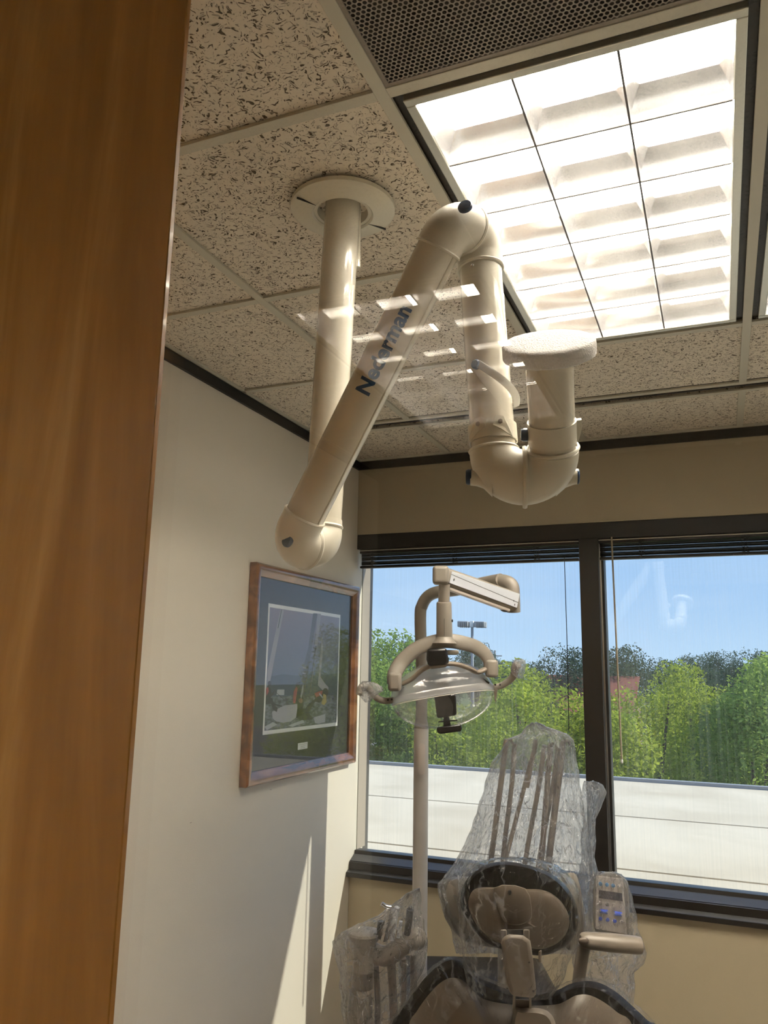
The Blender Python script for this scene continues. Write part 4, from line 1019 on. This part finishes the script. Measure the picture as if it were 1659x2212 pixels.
# ------------------------------------------------------------------ dental chair (seen from behind)
CD = 1.86
cb = at(1140, 2212, CD); cb.z = 0
ch = thing('dental_chair', 'tan backed dental chair with dark vinyl cushions seen from behind at the lower right', 'dental chair', cb)
hc = (1122, 1965)
outer = [(994, 1950), (1000, 1915), (1020, 1886), (1050, 1868), (1085, 1861), (1130, 1866), (1180, 1882), (1218, 1909), (1242, 1945), (1250, 1988), (1238, 2026), (1208, 2052), (1172, 2064), (1130, 2060), (1088, 2052), (1050, 2035), (1020, 2005), (1002, 1978)]
pillow(outer, hc, CD-.03, [(0, .0), (.80, .0), (.93, .004), (1, .022), (1.0, .05), (.93, .075), (.7, .09), (0, .095)], 'headrest_cushion', M['vinyl'], ch, seg=4)
inner = [(1012, 1958), (1016, 1932), (1032, 1918), (1070, 1917), (1120, 1920), (1170, 1922), (1200, 1936), (1222, 1962), (1230, 1990), (1222, 2018), (1200, 2040), (1168, 2050), (1128, 2046), (1088, 2040), (1052, 2022), (1026, 1992)]
pillow(inner, (1122, 1975), CD-.034, [(0, -.013), (.45, -.012), (.75, -.009), (.93, -.004), (1, .004), (1, .012)], 'headrest_shell', M['chairshell'], ch, seg=4)
pillow([(1066, 1918), (1135, 1919), (1150, 1975), (1140, 1992), (1118, 2000), (1098, 1997), (1082, 1984)], (1108, 1950), CD-.0460, [(0, -.003), (.93, -.003), (.98, -.0015), (1, .004)], 'headrest_plate', M['chairshell'], ch, seg=3)
MB().ell(at(1101, 1928, CD-.0495), RT*.004, UP*.006, FW*.002, 14, 8).build('adjuster_hole', M['blackp'], ch)
def cprism(pxs, d, t_, name, mat, bev=.004): return MB().prism([at(a, b, d) for a, b in pxs], ray(*pxs[0]).normalized()*t_).build(name, mat, ch, smooth=30, bevel=bev)
cprism([(1082, 2026), (1100, 2018), (1130, 2020), (1146, 2032), (1152, 2075), (1160, 2150), (1152, 2156), (1104, 2152), (1094, 2120), (1085, 2070)], CD-.115, .05, 'headrest_bracket', M['chairpart'], .009)
for a in (1088, 1137): cprism([(a-7, 2008), (a+7, 2008), (a+7, 2040), (a-7, 2040)], CD-.095, .03, 'bracket_ear', M['chairpart'], .003)
cprism([(1096, 2008), (1130, 2008), (1130, 2022), (1096, 2022)], CD-.085, .02, 'bracket_gap', M['blackp'], .001)
for a, b in ((1085, 2073), (1143, 2079), (1096, 2135), (1152, 2141)): MB().ell(at(a, b, CD-.117), RT*.0022, UP*.0022, FW*.001, 10, 6).build('bracket_screw', M['screw'], ch)
cprism([(1163, 2055), (1170, 2052), (1169, 2080), (1163, 2078)], CD-.09, .012, 'release_lever', M['chairpart'], .002)
cprism([(1108, 2150), (1114, 2150), (1114, 2190), (1106, 2186)], CD-.08, .01, 'slide_rail', M['chairpart'], .001)
cprism([(1143, 2153), (1148, 2154), (1148, 2188), (1142, 2188)], CD-.08, .01, 'slide_rail', M['chairpart'], .001)
cprism([(1108, 2158), (1148, 2160), (1148, 2186), (1108, 2186)], CD-.072, .02, 'slide_block', M['chairshell'], .002)
# backrest
bo = [(842, 2225), (862, 2190), (890, 2148), (920, 2110), (948, 2085), (975, 2073), (998, 2078), (1015, 2096), (1035, 2112), (1065, 2125), (1100, 2138), (1150, 2150), (1200, 2140), (1230, 2126), (1262, 2119), (1295, 2123), (1330, 2142), (1365, 2172), (1400, 2205), (1425, 2230), (1470, 2400), (1475, 2600), (1430, 2750), (1140, 2790), (860, 2750), (800, 2600), (800, 2400)]
BC = (1140, 2420)
pillow(bo, BC, CD, [(0, -.0), (.84, .0), (.955, .004), (1, .022), (1.0, .05), (.96, .08), (.8, .10), (0, .11)], 'backrest_cushion', M['vinyl'], ch, seg=4)
bi = [(880, 2225), (900, 2185), (925, 2150), (950, 2124), (975, 2112), (1000, 2118), (1020, 2138), (1045, 2158), (1090, 2168), (1140, 2172), (1200, 2170), (1225, 2160), (1245, 2150), (1270, 2149), (1300, 2162), (1335, 2188), (1370, 2222), (1425, 2400), (1430, 2580), (1400, 2710), (1140, 2745), (890, 2710), (850, 2580), (850, 2400)]
pillow(bi, BC, CD-.004, [(0, -.07), (.45, -.066), (.75, -.045), (.93, -.015), (1, .002), (1, .01)], 'backrest_shell', M['chairshell'], ch, seg=4)
pillow([(1108, 2188), (1125, 2178), (1165, 2178), (1190, 2190), (1202, 2225), (1202, 2330), (1100, 2330)], (1150, 2250), CD-.078, [(0, -.012), (.85, -.012), (1, 0), (1, .06)], 'slide_housing', M['chairpart'], ch)
# seat, arm and base (below the frame)
sc_ = at(1140, 2560, CD+.35)
bz = .52
fwd = Vector((FW.x, FW.y, 0)).normalized(); rh = Vector((fwd.y, -fwd.x, 0))
so = Vector((cb.x, cb.y, 0))
m = MB(); m.obox(so+fwd*.62+vz*bz, rh*.27, fwd*.62, vz*.05); m.build('seat_cushion', M['vinyl'], ch, bevel=.03, seg=4)
m = MB(); m.obox(so+fwd*.45+vz*.42, rh*.20, fwd*.42, vz*.05); m.build('seat_frame', M['tan'], ch, bevel=.02)
m = MB(); m.obox(so+fwd*.45+vz*.22, rh*.12, fwd*.16, vz*.16); m.build('lift_column', M['tan'], ch, bevel=.02)
m = MB(); m.obox(so+fwd*.50+vz*.03, rh*.24, fwd*.42, vz*.03); m.build('chair_base', M['tan'], ch, bevel=.015)
# armrest
ap0, ap1 = at(1253, 2030, 2.02), at(1388, 2043, 2.02)
sp2 = [ap0.lerp(ap1, f) for f in (0, .03, .1, .5, .9, .97, 1)]
MB().tube(sp2, [(.012, .012), (.017, .018), (.0195, .022), (.0215, .025), (.0205, .024), (.019, .022), (.010, .014)], 24, flat=UP).build('armrest', M['chairpart'], ch)
MB().ell(at(1261, 2033, 1.995), RT*.0135, UP*.0095, FW*.006, 20, 10).build('armrest_cap', M['chairshell'], ch)
MB().tube(smoothpath([at(1262, 2040, 2.03), at(1250, 2120, 2.03), at(1240, 2260, 2.0), at(1230, 2420, 1.98)], 6), .016, 16).build('armrest_post', M['chairpart'], ch)

# ------------------------------------------------------------------ assistant's instrument holder, lower left
AD = 2.22
ab = at(800, 2212, AD); ab.z = 0
ah = thing('instrument_holder', 'tan instrument holder with chrome valves in a clear bag, lower left of the light pole', 'dental unit', ab)
MB().lathe(at(787, 2012, AD), -vz, [(.0005, -.004), (.034, -.004), (.046, .0), (.048, .006), (.044, .016), (.030, .032), (.028, .075), (.029, .1)], 32).build('cup_holder', M['tan'], ah)
pth = smoothpath([at(800, 2055, AD), at(835, 2065, AD-.01), at(870, 2042, AD-.02), at(893, 2025, AD-.02), at(905, 2028, AD-.02)], 8)
MB().tube(pth, [.026]*len(pth), 24).build('holder_arm', M['tan'], ah)
MB().ell(at(900, 2028, AD-.02), RT*.027, UP*.029, FW*.028, 24, 14).build('holder_knuckle', M['tan'], ah)
MB().tube([at(786, 2060, AD), at(783, 2140, AD)], .0285, 28).build('holder_sleeve', M['tandark'], ah)
MB().tube([at(780, 2142, AD-.012), at(776, 2230, AD-.012), at(776, 2400, AD-.01)], [(.032, .030), (.038, .034), (.038, .034)], 28).build('holder_column', M['tan'], ah)
MB().ell(at(783, 2140, AD-.01), RT*.030, UP*.010, FW*.030, 20, 10).build('sleeve_joint', M['tandark'], ah)
q = at(776, 2400, AD-.01)
MB().tube([q+vz*.01, Vector((q.x, q.y, .03))], .034, 24).build('holder_post', M['tan'], ah)
MB().lathe((q.x, q.y, 0), vz, [(.13, 0), (.13, .025), (.05, .035), (.034, .04)], 28, True).build('base_plate', M['tandark'], ah)
for x0, y0_, x1, y1_, w_ in ((812, 2085, 815, 2260, .009), (845, 2078, 850, 2260, .012), (872, 2070, 868, 2260, .008), (893, 2060, 890, 2260, .010)):
    MB().tube(smoothpath([at(x0, y0_, AD+.02), at((x0+x1)/2+2, (y0_+y1_)/2, AD+.03), at(x1, y1_, AD+.03), at(x1-6, 2420, AD+.03)], 6), w_, 14).build('suction_hose', M['hose'], ah)
def av(pts, r_, name, mat='chrome', d=AD-.03): sp3 = smoothpath([at(a, b, d) for a, b in pts], 5); MB().tube(sp3, r_, 14).build(name, M[mat], ah)
av([(843, 1962), (836, 1995), (828, 2030)], .011, 'valve_body'); av([(824, 1952), (834, 1958), (845, 1960)], .0055, 'valve_lever'); av([(886, 1965), (883, 1992), (880, 2018)], .010, 'valve_body', 'screw')
av([(866, 1990), (864, 2005), (860, 2025)], .005, 'syringe_stem', 'palegrey'); av([(858, 1960), (852, 1990), (846, 2030)], .008, 'syringe_body', 'palegrey'); av([(822, 1990), (820, 2010), (822, 2025)], .008, 'valve_body', 'screw')
av([(882, 1962), (890, 1961)], .004, 'valve_cap', 'blackp')

# covers
bag('plastic_cover', 'tall clear crinkled plastic cover draped over the upright instrument arms by the window',
    [(1562, 1150, 1162), (1572, 1137, 1180), (1585, 1128, 1222), (1598, 1095, 1238), (1620, 1082, 1243), (1650, 1062, 1249), (1700, 1045, 1254), (1760, 1030, 1262), (1800, 1012, 1268), (1850, 990, 1276), (1890, 962, 1284), (1910, 947, 1288), (1940, 949, 1285), (1975, 958, 1282), (2015, 975, 1280), (2060, 985, 1275)], DD-.01, .15, 1.3, fold=.024, K=140, sub=6, kf=6)
bag('plastic_cover', 'small crumpled corner of clear film sticking out against the window mullion',
    [(1688, 1262, 1284), (1697, 1258, 1303), (1712, 1256, 1309), (1740, 1258, 1299), (1770, 1258, 1286), (1800, 1256, 1286), (1850, 1254, 1287), (1890, 1252, 1290)], DD+.01, .07, 4.1, fold=.012, K=64, sub=5)
bag('plastic_cover', 'clear bag hanging over the keypad and below the armrest',
    [(1884, 1296, 1330), (1890, 1284, 1346), (1905, 1276, 1357), (1940, 1272, 1366), (1980, 1268, 1374), (2010, 1262, 1381), (2040, 1250, 1395), (2060, 1240, 1399), (2080, 1236, 1390), (2100, 1240, 1372), (2130, 1248, 1374), (2170, 1262, 1372)], CPD+.0, .13, 7.7, mat='filmlight', fold=.009, K=96, sub=5)
bag('plastic_cover', 'thin clear headrest cover drawn over the oval headrest and down its bracket',
    [(1853, 1080, 1130), (1858, 1050, 1165), (1868, 1022, 1200), (1885, 1002, 1228), (1910, 990, 1244), (1950, 986, 1254), (2000, 990, 1256), (2040, 996, 1248), (2070, 1000, 1236), (2110, 1002, 1218), (2145, 1005, 1200), (2160, 1010, 1188)], CD-.03, .24, 9.2, mat='filmclear', fold=.007, K=110, sub=5, tmin=.75)
bag('plastic_cover', 'clear bag over the tan instrument holder and its chrome valves at the lower left',
    [(1920, 902, 909), (1930, 880, 910), (1945, 862, 911), (1962, 838, 912), (1980, 815, 914), (1996, 775, 916), (2015, 738, 920), (2035, 719, 923), (2055, 722, 924), (2085, 728, 920), (2120, 734, 905), (2160, 738, 900), (2212, 742, 880), (2300, 745, 870)], AD-.01, .17, 12.4, mat='filmlight', fold=.012, K=110, sub=4)
# film over the backrest: open sheet following the cushion edge
def sheet(name, label, pts, d, drop, seed):
    sp4 = []
    P2 = [Vector(p) for p in pts]; P2 = [P2[0]*2-P2[1]]+P2+[P2[-1]*2-P2[-2]]
    for i in range(1, len(P2)-2):
        for k in range(10):
            t = k/10; a, b, c, e_ = P2[i-1:i+3]; sp4.append(.5*((2*b)+(c-a)*t+(2*a-5*b+4*c-e_)*t*t+(3*b-a-3*c+e_)*t**3))
    rings = []
    for j in range(15):
        f = j/14; ring = []
        for i, p in enumerate(sp4):
            c0 = Vector((1140, 2420)); dirn = (c0-p).normalized()
            n1 = 1-2*abs(noise.noise(Vector((i*.16, f*.8, seed)))); n2 = noise.noise(Vector((i*.45, f*3, seed+4)))
            back = .10*(1-min(1, f*5))-.02*min(1, f*5)-.045*f
            q = p-dirn*(4 if f < .3 else 0)+dirn*(max(0, f-.15)*drop)+dirn*n2*3
            ring.append(at(q.x, q.y, d+back-.008*n1-.004*n2))
        rings.append(ring)
    m = MB(); m.loft(rings, False, False, closed=False)
    o = m.build(name, M['filmclear'], None, smooth=30, loc=rings[-1][0]); tag(o, label, 'plastic cover', 'clear plastic barrier covers')
sheet('plastic_cover', 'clear shiny film stretched over the dark top edge of the chair back', [(840, 2222), (862, 2186), (890, 2144), (920, 2106), (948, 2081), (975, 2069), (998, 2074), (1018, 2094), (1045, 2112), (1085, 2128), (1140, 2146), (1190, 2138), (1230, 2122), (1262, 2115), (1297, 2119), (1333, 2138), (1368, 2168), (1403, 2202), (1428, 2228)], CD, 120, 2.2)
for k, (lab, rows, d_) in enumerate((('crinkled clear film wrapped round the left handle of the dental light', [(1472, 783, 796), (1476, 778, 812), (1483, 773, 824), (1492, 772, 828), (1502, 776, 812), (1512, 784, 806), (1517, 790, 800)], 2.24), ('crinkled clear film wrapped round the right handle of the dental light', [(1424, 1112, 1130), (1429, 1106, 1135), (1438, 1104, 1137), (1448, 1104, 1135), (1457, 1108, 1132), (1466, 1120, 1130)], 2.35))):
    bag('plastic_cover', lab, rows, d_, .045, 20+k, K=48, sub=3, fold=.004, jx=1.2, tmin=.8)

# ------------------------------------------------------------------ outside
RZ = .62
yfar = atz(1327, 1685, RZ).y
seams = [YW+.14]+sorted(atz(1327, q, RZ).y for q in (1876, 1819, 1762, 1706))+[yfar]
roof = MB().box((-14, YW+.14, .2), (14, yfar, RZ-.012)).build('roof_deck', M['roof'], kind='structure')
for i in range(len(seams)-1):
    ex = .004*(i % 2)
    MB().box((-14, seams[i]+.006, RZ-.012), (14, seams[i+1]-.006, RZ+ex)).build('roof_sheet', M['roof'], roof, smooth=0, bevel=.003)
MB().box((-14, yfar-.02, RZ-.35), (14, yfar+.05, RZ+.03)).build('roof_edge', M['steelpole'], roof, smooth=0)
MB().box((-14, YW+.2, -4.4), (14, yfar-.05, .2)).build('building_mass', M['brickwall'], roof, smooth=0)
GZ = -4.4
MB().box((-160, YB-20, GZ-.5), (160, 320, GZ)).build('ground', M['grass'], kind='structure')
MB().box((-60, 30, GZ), (60, 75, GZ+.02)).build('parking_lot', M['asphalt'], kind='structure')

def leafmesh(name, lobes, n, size, seed, mat):
    r = random.Random(seed); vs = []; fs = []
    tot = sum(l[3]**2 for l in lobes)
    for (lx, ly, lz, lr, sq) in lobes:
        for _ in range(int(n*lr**2/tot)):
            th = r.uniform(0, 2*math.pi); cz = r.uniform(-.75, 1); sr = math.sqrt(1-cz*cz); rad = lr*(r.random()**.28)*(1+.22*noise.noise(Vector((sr*math.cos(th)*2.5+lx, sr*math.sin(th)*2.5+ly, cz*2.5+seed))))
            c = Vector((lx+rad*sr*math.cos(th), ly+rad*sr*math.sin(th), lz+rad*cz*sq))
            a = Vector((r.gauss(0, 1), r.gauss(0, 1), r.gauss(0, .6))).normalized()
            b = a.cross(Vector((r.gauss(0, 1), r.gauss(0, 1), r.gauss(0, 1)))).normalized()
            s_ = size*r.uniform(.6, 1.3); i = len(vs)
            vs += [tuple(c-a*s_), tuple(c+b*s_*.42), tuple(c+a*s_), tuple(c-b*s_*.42)]; fs.append((i, i+1, i+2, i+3))
    me = bpy.data.meshes.new(name); me.from_pydata(vs, [], fs); me.materials.append(mat); return me
def trunkmesh(name, h, r0, lobes, seed):
    m = MB(); r = random.Random(seed)
    m.tube([(0, 0, 0), (.05*h*.2, 0, h*.3), (0, .05, h*.62)], [r0, r0*.8, r0*.6], 10)
    for (lx, ly, lz, lr, sq) in lobes[:7]:
        m.tube([(0, 0, h*r.uniform(.3, .55)), (lx*.5, ly*.5, lz*.72), (lx*.9, ly*.9, lz*.98)], [r0*.5, r0*.32, r0*.12], 8)
    me = bpy.data.meshes.new(name); me.from_pydata(m.v, [], m.f); me.materials.append(M['bark']); return me
def lobeset(h, w, n, seed, base=.35):
    r = random.Random(seed); L = [(0, 0, h*.72, w*.62, .95)]
    for k in range(n):
        a = r.uniform(0, 2*math.pi); z = r.uniform(base, .93); rr_ = w*(.75 if z < .75 else .42)*r.uniform(.5, 1)
        L.append((rr_*math.cos(a), rr_*math.sin(a), h*z, w*r.uniform(.26, .42), r.uniform(.8, 1.1)))
    return L
kinds = []
for k, (h, w, n, ls, mt, nl) in enumerate(((1, .36, 16, .0085, 'leaf', 30000), (1, .34, 18, .0085, 'leaf2', 30000), (1, .46, 14, .012, 'leafdark', 12000))):
    L = lobeset(h, w, n, 10+k); kinds.append((leafmesh('foliage', L, nl, ls, 30+k, M[mt]), trunkmesh('trunk', h, .028, L, 50+k)))
def tree(px, topy, dist, kind, label, squash=1.0, rot=0.0, wide=1.0, group='trees beyond the roof'):
    tp = at(px, topy, dist); h = tp.z-GZ
    t = thing('tree', label, 'tree', (tp.x, tp.y, GZ), group); t.scale = (h*wide, h*wide, h); t.rotation_euler = (0, 0, rot)
    for nm, me in zip(('foliage', 'trunk'), kinds[kind]):
        o = bpy.data.objects.new(nm, me); COL.objects.link(o); o.parent = t
        if nm == 'foliage': o['kind'] = 'stuff'
for a in ((790, 1385, 19, 1, 'mid green tree seen through the left edge of the left pane', 1, .3, .9),
          (1010, 1520, 15, 0, 'low yellow-green tree behind the dental light pole', 1, 1.3, 1),
          (905, 1470, 17, 1, 'green tree directly behind the dental light shield', 1, 2.2, 1),
          (1170, 1425, 15.5, 0, 'bright yellow-green tree just left of the mullion', 1, .9, 1),
          (1095, 1440, 19, 0, 'yellow-green tree between dental light and plastic cover', 1, 4.2, .8),
          (1385, 1432, 16, 0, 'rounded yellow-green tree just right of the mullion', 1, 4.0, .8),
          (1610, 1440, 16, 1, 'tallest light green tree at the right edge', 1, 5.0, 1.05),
          (1500, 1430, 20, 0, 'light green tree between the red roof and the tallest tree', 1, 2.9, .85),
          (1760, 1450, 18, 1, 'light green tree cut off by the right edge', 1, 1.7, 1),
          (700, 1400, 17, 1, 'green tree mostly hidden by the left wall', 1, 1.1, 1)):
    tree(*a)
FAR = ['dark distant tree over the right pane, left of the tallest near tree', 'dark distant tree on the horizon behind the tall light green tree at the right', 'dark distant tree on the horizon at the far left edge of the left pane', 'dark distant tree on the horizon behind the dental light yoke', 'dark distant tree on the horizon hidden mostly by the mullion', 'dark distant tree beyond the right edge of the window view', 'low dark distant tree at the foot of the utility pole', 'dark distant tree behind the light green tree right of the red roof']
for i, (px, ty, ds) in enumerate(((1215, 1386, 48), (1350, 1384, 50), (1120, 1418, 46), (1425, 1415, 60), (860, 1368, 42), (1030, 1380, 75), (1500, 1408, 66), (1620, 1395, 55), (760, 1400, 50), (960, 1410, 62), (1290, 1404, 70), (1720, 1400, 60), (1070, 1420, 80), (1560, 1400, 80))):
    side_ = ['left of the mullion', 'just right of the mullion', 'behind the bright tree left of the mullion', 'above the red roof'][i] if i < 4 else None
    lab = ['dark far tree rising above the others left of the mullion', 'dark far tree just right of the mullion', 'small dark far tree behind the bright tree', 'dark far tree to the right of the red roof', 'dark blue-green tree left of the curved light pole', 'dark far tree right under the parking lot lamp'][i] if i < 6 else FAR[i-6]
    tree(px, ty, ds, 2, lab, 1, i*1.7, .8, 'distant dark tree line')

# trees out of frame to the right and left, which the picture glass and other views show
r9 = random.Random(9)
for i, (x, y, z, lab) in enumerate(((8, 13, 2.6, 'light green tree to the right of the window view'), (12.5, 18, 3.4, 'taller light green tree further to the right'), (4.6+9, 13, 2.4, 'light green tree at the far right beyond the roof edge'), (18, 21, 3.6, 'light green tree at the far right corner'), (9, 24, 3.2, 'light green tree behind the right row'), (-14, 16, 3.4, 'light green tree at the far left beyond the roof edge'))):
    t = thing('tree', lab, 'tree', (x, y, GZ), 'trees beyond the roof'); h = z-GZ; t.scale = (h, h, h); t.rotation_euler = (0, 0, i*1.3)
    for nm, me in zip(('foliage', 'trunk'), kinds[i % 2]):
        o = bpy.data.objects.new(nm, me); COL.objects.link(o); o.parent = t
        if nm == 'foliage': o['kind'] = 'stuff'
# parking lot lamp
lp = at(1020, 1352, 55)
t = thing('parking_lot_lamp', 'tall grey parking lot lamp with two double heads rising above the trees', 'street lamp', (lp.x, lp.y, GZ))
MB().tube([(lp.x, lp.y, GZ), (lp.x, lp.y, lp.z)], [.14, .09], 12).build('lamp_post', M['steelpole'], t)
for dx in (-.57, .57):
    MB().obox(Vector((lp.x, lp.y, lp.z+.10))+_rt*dx, _rt*.36, Vector((0, .35, 0)), vz*.20).build('lamp_head', M['steelpole'], t, bevel=.04)
    for j in range(5): MB().obox(Vector((lp.x, lp.y, lp.z+.10))+_rt*(dx-.28+.14*j)-FW*.38, _rt*.012, Vector((0, .03, 0)), vz*.19).build('head_fin', M['screw'], t, smooth=0)
MB().obox((lp.x, lp.y, lp.z+.12), _rt*.12, Vector((0, .12, 0)), vz*.22).build('lamp_bracket', M['white'], t, bevel=.02)
an = at(1069, 1405, 90); MB().tube([(an.x, an.y, GZ), (an.x, an.y, an.z)], .12, 6).tube([(an.x-.8, an.y, an.z-.6), (an.x+.8, an.y, an.z-.6)], .07, 6).tube([(an.x-.5, an.y, an.z-1.3), (an.x+.5, an.y, an.z-1.3)], .07, 6).build('utility_pole', M['steelpole'])
tag(bpy.data.objects['utility_pole'], 'thin distant utility pole with crossbars on the horizon', 'pole')
# red roofed building
rb0 = at(1250, 1462, 44)
t = thing('far_building', 'far building with a red tiled roof glimpsed between the trees', 'building', (rb0.x, rb0.y, GZ))
bx_, by_ = rb0.x, rb0.y; rz_ = rb0.z
MB().box((bx_-3, by_+1, GZ), (bx_+2.4, by_+9, rz_-1.7)).build('building_wall', M['brickwall'], t, smooth=0)
for r_i in range(10):
    z0, z1 = rz_-2.0+r_i*.20, rz_-2.0+(r_i+1)*.20+.03; y_0, y_1 = by_+.4+r_i*.45, by_+.4+(r_i+1)*.45
    MB().add([(bx_-3.4, y_0, z0), (bx_+2.8, y_0, z0), (bx_+2.8, y_1, z1), (bx_-3.4, y_1, z1), (bx_-3.4, y_0, z0+.05), (bx_+2.8, y_0, z0+.05), (bx_+2.8, y_1, z1+.05), (bx_-3.4, y_1, z1+.05)], [(0,1,2,3),(4,7,6,5),(0,4,5,1),(1,5,6,2),(2,6,7,3),(3,7,4,0)]).build('roof_tile_row', M['redroof'], t, smooth=0)
for k in range(2): MB().box((bx_-2+k*2.4, by_+.93, rz_-3.6), (bx_-.8+k*2.4, by_+1.02, rz_-2.3)).build('window', M['carglass'], t, smooth=0)
# cars
def car(px, py, d, yaw, mat, label):
    p = at(px, py, d); t = thing('car', label, 'car', (p.x, p.y, GZ+.02), 'parked cars'); t.rotation_euler = (0, 0, yaw)
    def loc(m, name, mm, **k):
        o = m.build(name, mm, None, **k); o.parent = t; return o
    body = [(-2.2, .35), (-2.2, .8), (-1.9, .95), (-1.2, 1.0), (1.1, .98), (2.0, .85), (2.2, .6), (2.2, .35)]
    loc(MB().loft([[(x, y, z) for x, z in body] for y in (-.88, .88)]), 'body', mat, bevel=.06, seg=2)
    cab = [(-1.6, .98), (-1.15, 1.42), (.25, 1.44), (1.0, .98)]
    loc(MB().loft([[(x, -.80, z) if z < 1.1 else (x, -.62, z) for x, z in cab], [(x, .80, z) if z < 1.1 else (x, .62, z) for x, z in cab]]), 'cabin_glass', M['carglass'], bevel=.03)
    loc(MB().box((-1.1, -.6, 1.42), (.2, .6, 1.47)), 'car_roof', mat, bevel=.02)
    for x in (-1.4, 1.4):
        for y in (-.88, .70): loc(MB().lathe((x, y, .33), (0, 1, 0), [(.33, 0), (.33, .18)], 20, True, True), 'wheel', M['rubber'])
for a in ((1395, 1640, 40, .4, M['carwhite'], 'white car glimpsed between the trees at the right'), (1470, 1650, 43, .3, M['cargrey'], 'silver car glimpsed low between the trees at the right'), (1255, 1640, 42, .2, M['carwhite'], 'white car glimpsed beside the mullion')):
    car(*a)
